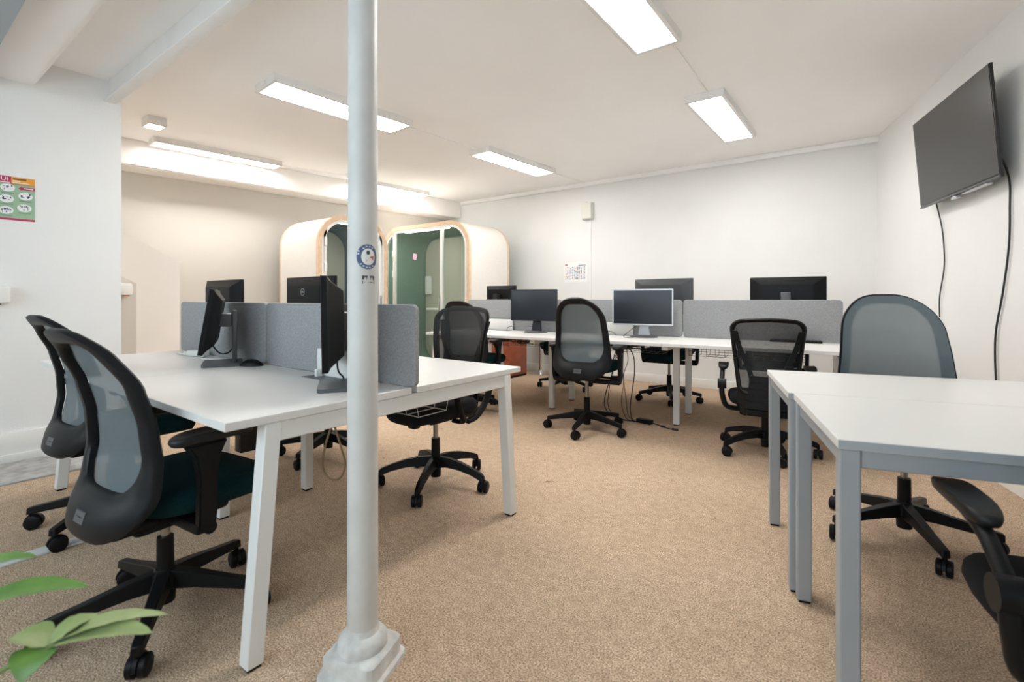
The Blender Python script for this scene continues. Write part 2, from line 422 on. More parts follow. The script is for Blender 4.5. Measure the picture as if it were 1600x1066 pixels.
# stickers, wrapped on the shaft (angle measured around the column)
def wrap(bm, pts, R, th0, z0):
    vs = [bm.verts.new((R * math.cos(th0 + x / R), R * math.sin(th0 + x / R), z0 + y)) for x, y in pts]; return bm.faces.new(vs)
def wrap_disc(bm, R, th0, z0, rx, ry, ox=0, oy=0, n=24):
    for k in range(-8, 8):   # vertical slices keep the curvature
        xa, xb = rx * k / 8, rx * (k + 1) / 8
        ya, yb = ry * math.sqrt(max(0, 1 - (k / 8) ** 2)), ry * math.sqrt(max(0, 1 - ((k + 1) / 8) ** 2))
        pts = [(ox + xa, oy - ya), (ox + xb, oy - yb), (ox + xb, oy + yb), (ox + xa, oy + ya)]
        pts2 = [p for i, p in enumerate(pts) if i == 0 or (abs(p[0] - pts[i - 1][0]) + abs(p[1] - pts[i - 1][1])) > 1e-6]
        if len(pts2) >= 3: wrap(bm, pts2, R, th0, z0)
th_cam = math.atan2(-cy, -cx)
thS = th_cam + 0.33; zS = 1.09 + (466 - 401) * 1.41 / 765
R0 = 0.0428
st = bmesh.new(); wrap_disc(st, R0 + .0005, thS, zS, 0.033, 0.036); s1 = part('sticker', st, 'navy', t, label='round navy sticker with white centre', smooth=0)
st = bmesh.new(); wrap_disc(st, R0 + .0008, thS, zS, 0.021, 0.024, 0.002, 0.0); part('sticker_centre', st, 'paper', s1, smooth=0)
st = bmesh.new(); wrap_disc(st, R0 + .0011, thS, zS, 0.0055, 0.006, 0.001, 0.012); part('sticker_spot', st, 'print_dark', s1, smooth=0)
st = bmesh.new(); wrap(st, [(-.006, -.016), (.018, -.010), (.020, .004), (.008, .000), (-.004, -.010)], R0 + .0012, thS, zS); part('sticker_swoosh', st, 'print_red', s1, smooth=0)
st = bmesh.new()
for (x, y) in ((-.012, .024), (-.004, .0295), (.006, .0295), (.014, .026), (-.020, -.021), (-.012, -.027), (-.003, -.0305), (.006, -.0305), (.015, -.026), (-.027, .008), (-.026, .016)):
    wrap(st, [(x - .003, y - .002), (x + .003, y - .002), (x + .003, y + .002), (x - .003, y + .002)], R0 + .0009, thS, zS)
part('sticker_lettering', st, 'print_blue', s1, smooth=0)
zS2 = 1.09 + (466 - 437) * 1.41 / 765
st = bmesh.new()
for (x, y, w, h) in ((-.016, .006, .003, .006), (-.008, .009, .005, .003), (0, .006, .007, .006), (.009, .009, .005, .003), (.016, .005, .003, .006), (0, -.0035, .019, .0022), (0, -.011, .019, .0014), (-.0175, -.0075, .0012, .004), (.0175, -.0075, .0012, .004), (-.006, -.0075, .006, .001), (.008, -.0075, .005, .001)):
    wrap(st, [(x - w, y - h), (x + w, y - h), (x + w, y + h), (x - w, y + h)], R0 + .0006, thS + .06, zS2)
part('stencil_mark', st, 'print_dark', t, label='small black stencilled emblem', smooth=0)

# ------------------------------------------------------------------ ceiling lights
def fixture(x, y, w, l, label, group, rz=0.0, zz=CZ):
    t = thing('ceiling_light', label, 'light', (x, y, zz - 0.056), rz, group)
    bm = bmesh.new(); o = rrect(w, l, 0.004, 2); i = rrect(w - .05, l - .05, 0.003, 2)
    ring_prism(bm, o, i, 0, 0.056); box(bm, (0, 0, 0.045), (w - .04, l - .04, 0.02)); part('housing', bm, 'housing', t)
    bm = bmesh.new(); box(bm, (0, 0, 0.016), (w - .05, l - .05, 0.024), 0.004); part('diffuser', bm, 'lamp', t)
    for s in (-1, 1):
        bm = bmesh.new(); box(bm, (0, s * (l / 2 + .004), 0.026), (0.05, 0.008, 0.03), 0.002); part('end_clip', bm, 'housing', t)
g = 'surface-mounted ceiling panel lights'
fixture(-1.105, 2.40, 0.30, 1.24, 'lit rectangular ceiling panel cut by the top edge of the picture', g)
fixture(-1.095, 4.62, 0.30, 1.24, 'lit rectangular ceiling panel nearest the television wall', g)
fixture(-3.60, 2.43, 0.33, 1.24, 'lit ceiling panel partly hidden behind the white column', g, rad(-4))
fixture(-3.42, 4.65, 0.30, 1.22, 'lit ceiling panel above the left end of the far desk row', g, rad(-3.5))
fixture(-5.84, 2.42, 0.22, 1.26, 'lit strip light along the beam, nearer the poster wall', 'strip lights along the beam', rad(-5.6))
fixture(-5.64, 4.62, 0.22, 1.26, 'lit strip light along the beam right of the column', 'strip lights along the beam', rad(-5.6))
def safety(x, y, label, rz=0):
    t = thing('emergency_light', label, 'light', (x, y, CZ - 0.075), rz, 'small square emergency lights')
    bm = bmesh.new(); ring_prism(bm, rrect(.17, .15, .012, 3), rrect(.145, .125, .008, 3), 0, .05); box(bm, (0, 0, .060), (.165, .145, .03), .004); part('housing', bm, 'housing', t)
    bm = bmesh.new(); box(bm, (0, 0, .012), (.145, .125, .02), .004); part('diffuser', bm, 'lamp_small', t)
safety(-5.25, 1.62, 'small square emergency light beside the left strip light')
safety(-5.42, 3.86, 'small square emergency light just left of the column')
# ceiling conduits between panels
def conduit(p, q, label, mat='ceil'):
    bm = bmesh.new(); p, q = Vector(p), Vector(q); d = q - p
    box(bm, (p + q) / 2, (0.016, d.length, 0.010), 0.002, rot=Matrix.Rotation(math.atan2(d.y, d.x) - PI / 2, 4, 'Z'))
    tag(part('cable_trunking', bm, mat), label, 'trunking', 'thin white ceiling trunkings')
conduit((-1.04, 3.03, CZ - .005), (-1.07, 3.99, CZ - .005), 'thin white trunking between the two right ceiling panels')
conduit((-3.55, 3.06, CZ - .005), (-3.50, 4.02, CZ - .005), 'thin white trunking between the two middle ceiling panels')
conduit((-3.38, 5.27, CZ - .005), (-3.28, 6.10, CZ - .005), 'thin white trunking from middle panel to back wall')
conduit((-5.84, 3.06, CZ - .005), (-5.62, 3.96, CZ - .005), 'thin white trunking along the beam')

# ------------------------------------------------------------------ desks
def slat_leg(p0, p1, w, d):
    """rectangular leg from top p0 to foot p1 (x width w, y depth d)"""
    bm = bmesh.new(); p0, p1 = Vector(p0), Vector(p1)
    loft(bm, [[p + Vector((sx * w / 2, sy * d / 2, 0)) for sx, sy in ((-1, -1), (1, -1), (1, 1), (-1, 1))] for p in (p1 + Vector((0, 0, .008)), p0)])
    bmesh.ops.bevel(bm, geom=bm.edges[:], offset=0.003, segments=1, affect='EDGES')
    t = bmesh.new(); box(t, p1 + Vector((0, 0, .005)), (w * .8, d * .8, .010)); return bm, t

def bench(name, label, loc, rz, xs, y0, y1, splayed_ends, group, mid=0.22, flaps=(), baskets=()):
    """double-sided bench desk: xs = bay limits, tops from -y0 to y1"""
    t = thing(name, label, 'desk', loc, rz, group)
    G = 0.015
    for i in range(len(xs) - 1):
        for (ya, yb) in ((-y0, -G), (G, y1)):
            bm = bmesh.new(); w = xs[i + 1] - xs[i]
            box(bm, ((xs[i] + xs[i + 1]) / 2, (ya + yb) / 2, 0.7275), (w - .003, yb - ya, 0.025), 0.0015, 1)
            part('desktop', bm, 'top', t)
    for i, x in enumerate(xs):
        end = i in (0, len(xs) - 1)
        xi = x + (0.028 if i == 0 else -0.028 if end else 0)
        bm = bmesh.new(); ya, yb = (-y0 + .12, y1 - .09) if end else (-mid - .03, mid + .03)
        box(bm, (xi, (ya + yb) / 2, 0.684), (0.04, yb - ya, 0.06), 0.003, 1); part('cross_beam', bm, 'whitemetal', t)
        if not end:
            bm = bmesh.new(); box(bm, (xi, 0, 0.69), (0.05, y0 + y1 - .2, 0.03), 0.003, 1); part('cross_beam', bm, 'whitemetal', t)
        for s in (-1, 1):
            yt = (ya + .02 if s < 0 else yb - .02); yf = yt + s * 0.055 if end else yt
            a, b = slat_leg((xi, yt, 0.714), (xi, yf, 0), 0.05, 0.05)
            lg = part('leg', a, 'whitemetal', t); part('foot_glide', b, 'black', lg)
    for s in (-1, 1):
        for i in range(len(xs) - 1):
            bm = bmesh.new(); box(bm, ((xs[i] + xs[i + 1]) / 2, s * .19, 0.69), (xs[i + 1] - xs[i] - .06, 0.03, 0.04), 0.003, 1); part('rail', bm, 'whitemetal', t)
    for (x, s) in flaps:   # raised cable flap standing against the divider, plus its slot
        bm = bmesh.new(); box(bm, (x, s * .045, 0.80), (0.36, 0.012, 0.12), 0.002, 1); part('cable_flap', bm, 'plastic_white', t, label='white raised cable flap')
        bm = bmesh.new(); box(bm, (x, s * .09, 0.7395), (0.36, 0.075, 0.003)); part('cable_slot', bm, 'standgrey', t)
        bm = bmesh.new(); box(bm, (x - .13, s * .075, 0.755), (0.02, 0.03, 0.035), 0.004); part('flap_hinge', bm, 'plastic_white', t)
    for (x, y, L, mat) in baskets:   # wire cable baskets
        bm = bmesh.new(); w, h = 0.20, 0.08; zb = 0.60
        for yy, zz in ((-w / 2, zb + h), (-w / 2 + .02, zb), (w / 2 - .02, zb), (w / 2, zb + h), (-w / 2 + .01, zb + h / 2), (w / 2 - .01, zb + h / 2)):
            cyl(bm, (x - L / 2, y + yy, zz), (x + L / 2, y + yy, zz), 0.002, seg=6)
        k = int(L / 0.07)
        for j in range(k + 1):
            xx = x - L / 2 + L * j / k
            tube(bm, [(xx, y - w / 2, zb + h), (xx, y - w / 2 + .02, zb), (xx, y + w / 2 - .02, zb), (xx, y + w / 2, zb + h)], 0.0018, 5, 0)
        part('wire_basket', bm, mat, t)
    return t

bench('bench_desk', 'white four-seat bench desk with splayed legs beside the column', (-2.605, 1.315, 0), 0, [-1.15, 0.0, 1.15], 0.70, 0.715, True, 'white bench desks',
      mid=0.215, flaps=((0.73, -1),), baskets=((0.72, 0.15, 0.75, 'light_wire'), (-.6, .15, .7, 'light_wire')))
RZ = rad(5.0); RX, RY = -1.40, 4.45
bench('bench_desk', 'white six-seat bench desk along the back wall', (RX, RY, 0), RZ, [-2.40, -1.20, 0.0, 1.20], 0.73, 0.73, True, 'white bench desks',
      mid=0.225, flaps=((-1.95, -1), (-.62, -1)), baskets=((-1.8, -.12, .8, 'dark_metal'), (-.55, -.12, .85, 'dark_metal'), (.52, -.12, .85, 'dark_metal')))
def row(x, y, z=0):
    return (RX + x * math.cos(RZ) - y * math.sin(RZ), RY + x * math.sin(RZ) + y * math.cos(RZ), z)

# felt dividers
def divider(label, loc, rz, w, h=0.335, group=None):
    bm = bmesh.new()
    o = rrect(w, h, 0.028, 5)
    mt = Matrix.Rotation(PI / 2, 4, 'X')
    loft(bm, [[(x * k, y, z + h / 2 - .002) for x, z in [(px * s + 0, pz * s) for px, pz in o]] for (y, s, k) in ((-.014, .985, 1), (-.009, 1, 1), (.009, 1, 1), (.014, .985, 1))])
    t = thing('desk_divider', label, 'divider', loc, rz, group)
    part('felt_panel', bm, 'felt', t)
    bm = bmesh.new()
    for s in (-1, 1): box(bm, (s * (w / 2 - .18), 0, -.02), (0.04, 0.022, 0.05), 0.002)
    part('clamp', bm, 'whitemetal', t)
for i, lb in enumerate(('grey felt divider nearer the poster wall on the near bench', 'grey felt divider behind the column on the near bench')):
    divider(lb, (-2.605 + (-0.565 if i == 0 else 0.585), 1.315, 0.742), 0, 1.13 if i == 0 else 1.155, 0.325, 'grey felt desk dividers')
for i, lb in enumerate(('grey felt divider at the booth end of the far bench', 'grey felt divider in the middle of the far bench', 'grey felt divider nearest the television on the far bench')):
    divider(lb, row(-1.8 + 1.2 * i, 0, 0.742), RZ, 1.19, 0.335, 'grey felt desk dividers')

# right meeting tables
TZ = rad(15.5)
def meeting_table(label, corner, w, d):
    t = thing('meeting_table', label, 'table', (corner[0], corner[1], 0), TZ, 'grey-framed white tables by the television wall')
    bm = bmesh.new(); box(bm, (w / 2, d / 2, 0.728), (w, d, 0.024), 0.0015, 1)
    for f in bm.faces:
        f.material_index = 0
    o = part('tabletop', bm, ['top', 'edge_shade'], t)
    for p in o.data.polygons:
        if abs(p.normal.z) < .5 and abs(p.normal.y) > .5: p.material_index = 1  # front and back edges get the shade colour, side edges stay white
    for sx in (0, 1):
        for sy in (0, 1):
            a, b = slat_leg((0.027 + sx * (w - .054), 0.027 + sy * (d - .054), 0.715), (0.027 + sx * (w - .054), 0.027 + sy * (d - .054), 0), 0.045, 0.045)
            lg = part('leg', a, 'greymetal', t); part('foot_glide', b, 'black', lg)
    for sy in (0, 1):
        bm = bmesh.new(); box(bm, (w / 2, 0.025 + sy * (d - .05), 0.693), (w - .10, 0.026, 0.045), 0.002, 1); part('apron', bm, 'greymetal', t)
    for sx in (0, 1):
        bm = bmesh.new(); box(bm, (0.025 + sx * (w - .05), d / 2, 0.693), (0.026, d - .10, 0.045), 0.002, 1); part('apron', bm, 'greymetal', t)
meeting_table('white table with grey legs in the right foreground, cut by the frame', (-0.077, 1.457), 1.24, 0.630)
meeting_table('white table with grey legs pushed behind the foreground one', (-0.077 - .635 * math.sin(TZ) - .016, 1.457 + .635 * math.cos(TZ) - .004), 1.24, 0.625)

# ------------------------------------------------------------------ chairs
def cushion(bm, w, d, h, n=3.2, dome=0.012, droop=0.02, seg=40):
    rings = []
    for (s, z) in ((0.82, 0), (0.95, h * .12), (1.0, h * .45), (0.985, h * .75), (0.93, h * .93), (0.80, h + dome * .3), (0.5, h + dome), (0.12, h + dome * 1.1)):
        rg = []
        for k in range(seg):
            c, q = sq(2 * PI * k / seg, n); x, y = c * w / 2 * s, q * d / 2 * s
            zz = z - droop * max(0, (y / (d / 2))) ** 3 + 0.012 * (abs(x) / (w / 2)) ** 3
            rg.append((x, y, zz))
        rings.append(rg)
    loft(bm, rings)

def resample(pts, n):
    P_ = [Vector((a, b)) for a, b in pts]; P_.append(P_[0].copy()); L = [0.0]
    for a, b in zip(P_, P_[1:]): L.append(L[-1] + (b - a).length)
    out = []; i = 0
    for k in range(n):
        d = L[-1] * k / n
        while L[i + 1] < d: i += 1
        f = (d - L[i]) / max(1e-9, L[i + 1] - L[i]); q = P_[i].lerp(P_[i + 1], f); out.append((q.x, q.y))
    return out
# --- type A: tall grey mesh back in a dark ring frame
def prof_y(t):   # y of the back surface against height 0..1
    pts = [(-.1, -.315), (0, -.312), (.10, -.296), (.22, -.262), (.38, -.244), (.55, -.248), (.72, -.272), (.88, -.318), (1.0, -.368), (1.1, -.42)]
    for (a, ya), (b, yb) in zip(pts, pts[1:]):
        if a <= t <= b:
            k = (t - a) / (b - a); k = k * k * (3 - 2 * k) * .35 + k * .65
            return ya + (yb - ya) * k
    return pts[-1][1]
BH = 0.640; BZ = -0.115; BYO = 0.085
def surf(x, t, off=0.0):
    y = BYO + prof_y(t) + 0.055 * (abs(x) / .24) ** 2.2 * (1 - .35 * t) + off
    return (x, y, BZ + BH * t)
def outlineA(shrink=0.0, bottom=0.0, n=84):
    """closed outline in (x, t)"""
    out = []
    top = 1 - shrink * 1.2 / BH; hh = (top - bottom) * BH
    rt, rb = (.175 - shrink * .8), (.150 - shrink * .7)
    base_ = []
    for cx_, cz_, r, a0 in ((.215 - rt, hh - rt, rt, 0), (-.215 + rt, hh - rt, rt, 90), (-.215 + rb, rb, rb, 180), (.215 - rb, rb, rb, 270)):
        for k in range(n // 4):
            a = rad(a0 + 90 * k / (n // 4 - 1)); base_.append((cx_ + r * math.cos(a), cz_ + r * math.sin(a)))
    for x, z in resample(base_, n):
        t = bottom + z / BH
        w = 0.252 - 0.068 * max(0, t - .15) ** .9
        out.append((x / .215 * (w - shrink * (1.0 + .35 * (1 - t))), t))
    return out
def mesh_backA():
    bm = bmesh.new(); N = 84
    o, i = outlineA(0, 0), outlineA(0.040, 0.205)
    L = []
    for f, off in ((0, -.010), (0.12, -.021), (.5, -.024), (.88, -.018), (1, -.008), (1, .0105), (.5, .0085), (0, .004)):
        L.append([bm.verts.new(surf(a[0] + (b[0] - a[0]) * f, a[1] + (b[1] - a[1]) * f, off)) for a, b in zip(o, i)])
    for a in range(len(L)):
        b = (a + 1) % len(L)
        for j in range(N):
            k = (j + 1) % N; bm.faces.new((L[a][j], L[a][k], L[b][k], L[b][j]))
    return make_mesh('back_frame', bm, 'frame', 50)
def mesh_sheetA():
    bm = bmesh.new(); o = outlineA(0.006, 0.03); N = len(o); c = (0, .52)
    L = [[bm.verts.new(surf(c[0] + (a[0] - c[0]) * f, c[1] + (a[1] - c[1]) * f, .0128)) for a in o] for f in (1, .95, .9, .82, .74, .66, .58, .5, .42, .34, .26, .18, .08)]
    for a in range(len(L) - 1):
        for j in range(N):
            k = (j + 1) % N; bm.faces.new((L[a][j], L[a][k], L[a + 1][k], L[a + 1][j]))
    bm.faces.new(L[-1])
    return make_mesh('back_mesh', bm, 'mesh_grey', 80)
def mesh_badge():
    bm = bmesh.new(); n = 1
    pts = []
    for x, t in ((-.032, .075), (.032, .075), (.032, .125), (-.032, .125)): pts.append(surf(x, t, -.0255))
    loft(bm, [[Vector(p) for p in pts], [Vector(p) + Vector((0, .006, 0)) for p in pts]])
    return make_mesh('badge', bm, 'standgrey')
def caster_mesh():
    bm = bmesh.new()
    for s in (-1, 1):
        t = bmesh.new(); lathe(t, [(0.010, -.011), (0.026, -.011), (.032, -.007), (.032, .007), (.027, .011), (.010, .012)], seg=24)
        xform(t, Matrix.Translation((s * .016, -.012, .032)) @ Matrix.Rotation(PI / 2, 4, 'Y')); join(bm, t)
    t = bmesh.new(); lathe(t, [(.036, -.006), (.036, .006)], seg=16)
    for v in t.verts:
        if v.co.x > 0.004: v.co.x = 0.004
    xform(t, Matrix.Translation((0, -.012, .034)) @ Matrix.Rotation(PI / 2, 4, 'Y')); join(bm, t)
    cyl(bm, (0, 0, .04), (0, 0, .080), .009, seg=10); return make_mesh('caster', bm, 'black', 35)
def leg_straight():
    bm = bmesh.new()
    rings = []
    for (r, z, w, h) in ((0.02, .128, .050, .062), (.10, .122, .046, .050), (.22, .103, .038, .036), (.318, .088, .034, .030), (.330, .084, .030, .030)):
        rings.append([(r, sx * w / 2 * (1 if sz < 0 else .82), z + sz * h / 2) for sx, sz in ((-1, -1), (1, -1), (1, 1), (-1, 1))])
    loft(bm, rings); bmesh.ops.bevel(bm, geom=bm.edges[:], offset=.003, segments=1, affect='EDGES')
    return make_mesh('base_leg', bm, 'black', 30)
def leg_arched():
    bm = bmesh.new(); rings = []
    for (r, z, w, h) in ((0.02, .135, .058, .06), (.09, .140, .052, .05), (.17, .132, .046, .042), (.25, .112, .040, .036), (.310, .090, .036, .036), (.325, .078, .030, .034)):
        rings.append([(r, sx * w / 2 * (1 if sz < 0 else .6), z + sz * h / 2) for sx, sz in ((-1, -1), (1, -1), (1, .4), (.8, 1), (-.8, 1), (-1, .4))])
    loft(bm, rings); return make_mesh('base_leg', bm, 'black', 45)
def hub_mesh():
    bm = bmesh.new(); lathe(bm, [(.028, .045), (.030, .05), (.032, .10), (.046, .105), (.044, .15), (.030, .160), (.029, .165)], seg=24); return make_mesh('base_hub', bm, 'black')
def armA(side):
    bm = bmesh.new(); x = side * .275
    rings = []
    for (xx, z, w, d) in ((x, -.115, .030, .050), (x + side * .008, -.06, .032, .056), (x + side * .010, .06, .032, .056), (x + side * .008, .12, .036, .075), (x, .165, .044, .125)):
        rings.append([(xx + a * w / 2, -.01 + b * d / 2, z) for a, b in ((-1, -1), (1, -1), (1, 1), (-1, 1))])
    loft(bm, rings); bmesh.ops.bevel(bm, geom=bm.edges[:], offset=.006, segments=2, affect='EDGES')
    box(bm, (side * .17, -.01, -.105), (.23, .06, .035), .008)
    return make_mesh('arm', bm, 'black', 40)
def padA(side, w=.088, l=.25):
    bm = bmesh.new(); cushion(bm, w, l, .030, n=3.0, dome=.002, droop=.004, seg=28)
    xform(bm, Matrix.Translation((side * .272, .015, .163))); return make_mesh('arm_pad', bm, 'black_soft', 50)
def mechA():
    bm = bmesh.new(); box(bm, (0, .02, -.115), (.20, .30, .06), .02, 3); box(bm, (0, -.13, -.10), (.24, .14, .045), .018, 3)
    lathe(bm, [(.03, -.16), (.075, -.145), (.08, -.12)], seg=20)
    return make_mesh('tilt_mechanism', bm, 'black', 40)
def knob(s):
    bm = bmesh.new(); l = .24 if s < 0 else .21
    rings = []
    for x, r in ((.06, .009), (l - .012, .009), (l - .010, .019), (l + .04, .021), (l + .045, .017)):
        rings.append([(s * x, .02 + r * math.cos(2 * PI * k / 14), -.125 + r * math.sin(2 * PI * k / 14)) for k in range(14)])
    loft(bm, rings)
    return make_mesh('adjustment_knob', bm, 'black')
CH = {}
def get(k, f):
    if k not in CH: CH[k] = f()
    return CH[k]
def seatA():
    bm = bmesh.new(); cushion(bm, .50, .46, .085, dome=.010, droop=.028); xform(bm, Matrix.Translation((0, .095, -.085))); return make_mesh('seat', bm, 'teal', 60)
def seatB():
    bm = bmesh.new(); cushion(bm, .49, .49, .085, n=2.7, dome=.012, droop=.03); xform(bm, Matrix.Translation((0, .03, -.085))); return make_mesh('seat', bm, 'blackfab', 60)

def base(t, sz, a0, rz, leg, colmat='steel'):
    put('base_hub', get('hub', hub_mesh), t)
    bm = bmesh.new(); cyl(bm, (0, 0, .14), (0, 0, .27), .0265, .025, 20); part('column_cover', bm, 'black', t)
    bm = bmesh.new(); cyl(bm, (0, 0, .20), (0, 0, sz - .10), .0145, seg=16); part('gas_lift', bm, colmat, t)
    for k in range(5):
        a = rad(a0 + 72 * k) - rz
        l = put('base_leg', get(leg, leg_straight if leg == 'straight' else leg_arched), t, (0, 0, 0), a)
        c = put('caster', get('caster', caster_mesh), l, (.318, 0, 0), random.uniform(0, 6.28))

def chairA(label, x, y, phi, sz, a0, drop=0.0, group='office chairs with grey mesh backs and teal seats'):
    t = thing('office_chair', label, 'chair', (x, y, 0), rad(phi), group)
    base(t, sz, a0, rad(phi), 'straight')
    L = (0, 0, sz)
    put('seat', get('seatA', seatA), t, L)
    put('tilt_mechanism', get('mechA', mechA), t, L)
    for s in (-1, 1): put('adjustment_knob', get('knob%d' % s, lambda: knob(s)), t, L)
    f = put('back_frame', get('backA', mesh_backA), t, L); put('badge', get('badge', mesh_badge), f)
    put('back_mesh', get('sheetA', mesh_sheetA), t, L, label='translucent grey-blue mesh')
    for s in (-1, 1):
        a = put('arm', get('armA%d' % s, lambda: armA(s)), t, (0, 0, sz - drop)); put('arm_pad', get('padA%d' % s, lambda: padA(s)), a)
    return t

# --- type B / C: black mesh task chairs
def outlineB(sh=0.0, top=.232, bot=.180, h=.50, n=72):
    out = []; base_ = []
    hh = h - 2 * sh; rt, rb = .062 - sh * .6, .05 - sh * .6
    for cx_, cz_, r, a0 in ((.2 - rt, hh - rt, rt, 0), (-.2 + rt, hh - rt, rt, 90), (-.2 + rb, rb, rb, 180), (.2 - rb, rb, rb, 270)):
        for k in range(9):
            a = rad(a0 + 90 * k / 8); base_.append((cx_ + r * math.cos(a), cz_ + r * math.sin(a)))
    for x, z in resample(base_, n):
        t2 = (sh + z) / h; w = bot + (top - bot) * min(1.0, t2 * 1.1)
        out.append((x / .2 * (w - sh), t2))
    return out
def surfB(x, t, off=0, h=.50):
    y = -.245 - .02 * math.sin(t * PI * .9) * -1.5 - .075 * max(0, t - .35) ** 1.3 + .05 * (x / .22) ** 2 + off
    return (x, y, .02 + h * t + (0.018 * (1 - (x / .23) ** 2) if t > .9 else 0))
def backB():
    bm = bmesh.new(); o, i = outlineB(0), outlineB(.028); N = len(o); L = []
    for f, off in ((0, -.006), (.3, -.016), (.8, -.014), (1, -.004), (1, .004), (.5, .010), (0, .005)):
        L.append([bm.verts.new(surfB(a[0] + (b[0] - a[0]) * f, a[1] + (b[1] - a[1]) * f, off)) for a, b in zip(o, i)])
    for a in range(len(L)):
        b = (a + 1) % len(L)
        for j in range(N):
            k = (j + 1) % N; bm.faces.new((L[a][j], L[a][k], L[b][k], L[b][j]))
    return make_mesh('back_frame', bm, 'black', 50)
def sheetB(op='mesh_black'):
    bm = bmesh.new(); o = outlineB(.004); N = len(o); c = (0, .5)
    L = [[bm.verts.new(surfB(c[0] + (a[0] - c[0]) * f, c[1] + (a[1] - c[1]) * f, .0115)) for a in o] for f in (1, .92, .84, .74, .64, .52, .4, .28, .16, .06)]
    for a in range(len(L) - 1):
        for j in range(N):
            k = (j + 1) % N; bm.faces.new((L[a][j], L[a][k], L[a + 1][k], L[a + 1][j]))
    bm.faces.new(L[-1]); return make_mesh('back_mesh', bm, op, 80)
def spineB():
    bm = bmesh.new()
    for s in (-1, 1):   # the two struts run from the top corners down to the lumbar column, then to the seat
        P3 = [Vector(surfB(s * x, t, -.022)) for x, t in ((.195, .86), (.165, .62), (.12, .40), (.095, .22), (.10, .06))] + [Vector((s * .10, -.23, -.07))]
        pts = spline(P3, 5)
        rings = []
        for q in pts: rings.append([q + Vector((a * .016, b * .008, 0)) for a, b in ((-1, -1), (1, -1), (1, 1), (-1, 1))])
        loft(bm, rings)
    box(bm, (0, -.17, -.095), (.26, .16, .05), .015, 3)
    return make_mesh('back_support', bm, 'black', 50)
def ribsC():
    bm = bmesh.new()
    for k in range(5):
        t = -.12 + .085 * k; w = .135 - .008 * k
        rings = []
        for j in range(9):
            x = -w + 2 * w * j / 8; p = Vector(surfB(x, t, -.030 - .016 * math.sin(PI * j / 8)))
            rings.append([p + Vector((0, b * .006, c * .022)) for b, c in ((-1, -1), (1, -1), (1, 1), (-1, 1))])
        loft(bm, rings)
    return make_mesh('lumbar_rib', bm, 'frame', 50)
def shellC():
    bm = bmesh.new(); rings = []
    for (z, w, y) in ((.06, .188, -.240), (-.02, .178, -.232), (-.08, .168, -.222), (-.125, .150, -.205)):
        rings.append([(w * math.sin(a) , y + off + .05 * (math.sin(a)) ** 2, z) for off, rng in ((-.022, range(-6, 7)), (-.008, range(6, -7, -1))) for a in [PI / 2 * k / 6 for k in rng]])
    loft(bm, rings); return make_mesh('lower_shell', bm, 'frame', 50)
def loop_arm(side):
    bm = bmesh.new(); x = side * .275
    pts = [(x - side * .10, .02, -.10), (x - side * .02, .03, -.09), (x, .06, -.05), (x + side * .01, .11, .06), (x + side * .01, .10, .15), (x, .02, .185), (x, -.10, .175), (x + side * .005, -.16, .12), (x + side * .005, -.14, .02), (x, -.06, -.07), (x - side * .02, 0, -.095)]
    p = spline(pts, 5); rings = []
    for i, q in enumerate(p):
        d = (p[min(i + 1, len(p) - 1)] - p[max(i - 1, 0)]).normalized(); a = Vector((1, 0, 0)); b = d.cross(a).normalized()
        rings.append([q + a * u * .019 + b * v * .013 for u, v in ((-1, -.5), (-.6, -1), (.6, -1), (1, -.5), (1, .5), (.6, 1), (-.6, 1), (-1, .5))])
    loft(bm, rings); return make_mesh('arm', bm, 'black', 60)
def flip_arm(side):
    bm = bmesh.new(); x = side * .265
    tube(bm, [(x - side * .12, -.12, -.10), (x - side * .02, -.17, -.08), (x + side * .01, -.20, .0), (x + side * .015, -.20, .07)], .018, 10)
    cyl(bm, (x - side * .015, -.20, .08), (x + side * .04, -.20, .08), .034, seg=20)
    tube(bm, [(x + side * .012, -.20, .085), (x + side * .012, -.10, .15), (x + side * .01, .02, .17)], .016, 10)
    return make_mesh('arm', bm, 'black', 50)
def seat_mechB():
    bm = bmesh.new(); box(bm, (0, -.01, -.105), (.17, .24, .045), .012); box(bm, (.075, .10, -.135), (.06, .05, .065), .008); box(bm, (.15, .14, -.10), (.05, .012, .02), .004)
    return make_mesh('tilt_mechanism', bm, 'black')
def chairB(label, x, y, phi, sz, a0, arms='loop', ribs=False, group='black mesh task chairs'):
    t = thing('task_chair', label, 'chair', (x, y, 0), rad(phi), group)
    base(t, sz, a0, rad(phi), 'arched', 'steel')
    L = (0, 0, sz)
    put('seat', get('seatB', seatB), t, L); put('tilt_mechanism', get('mechB', seat_mechB), t, L)
    put('back_frame', get('backB', backB), t, L); put('back_mesh', get('sheetB', sheetB), t, L)
    put('back_support', get('spineB', spineB), t, L)
    if ribs:
        put('lumbar_support', get('ribsC', ribsC), t, L); put('lower_shell', get('shellC', shellC), t, L)
    for s in (-1, 1):
        if arms == 'loop': put('arm', get('loop%d' % s, lambda: loop_arm(s)), t, L)
        else:
            a = put('arm', get('flip%d' % s, lambda: flip_arm(s)), t, L); put('arm_pad', get('padC%d' % s, lambda: padA(s, .07, .26)), a)
    return t

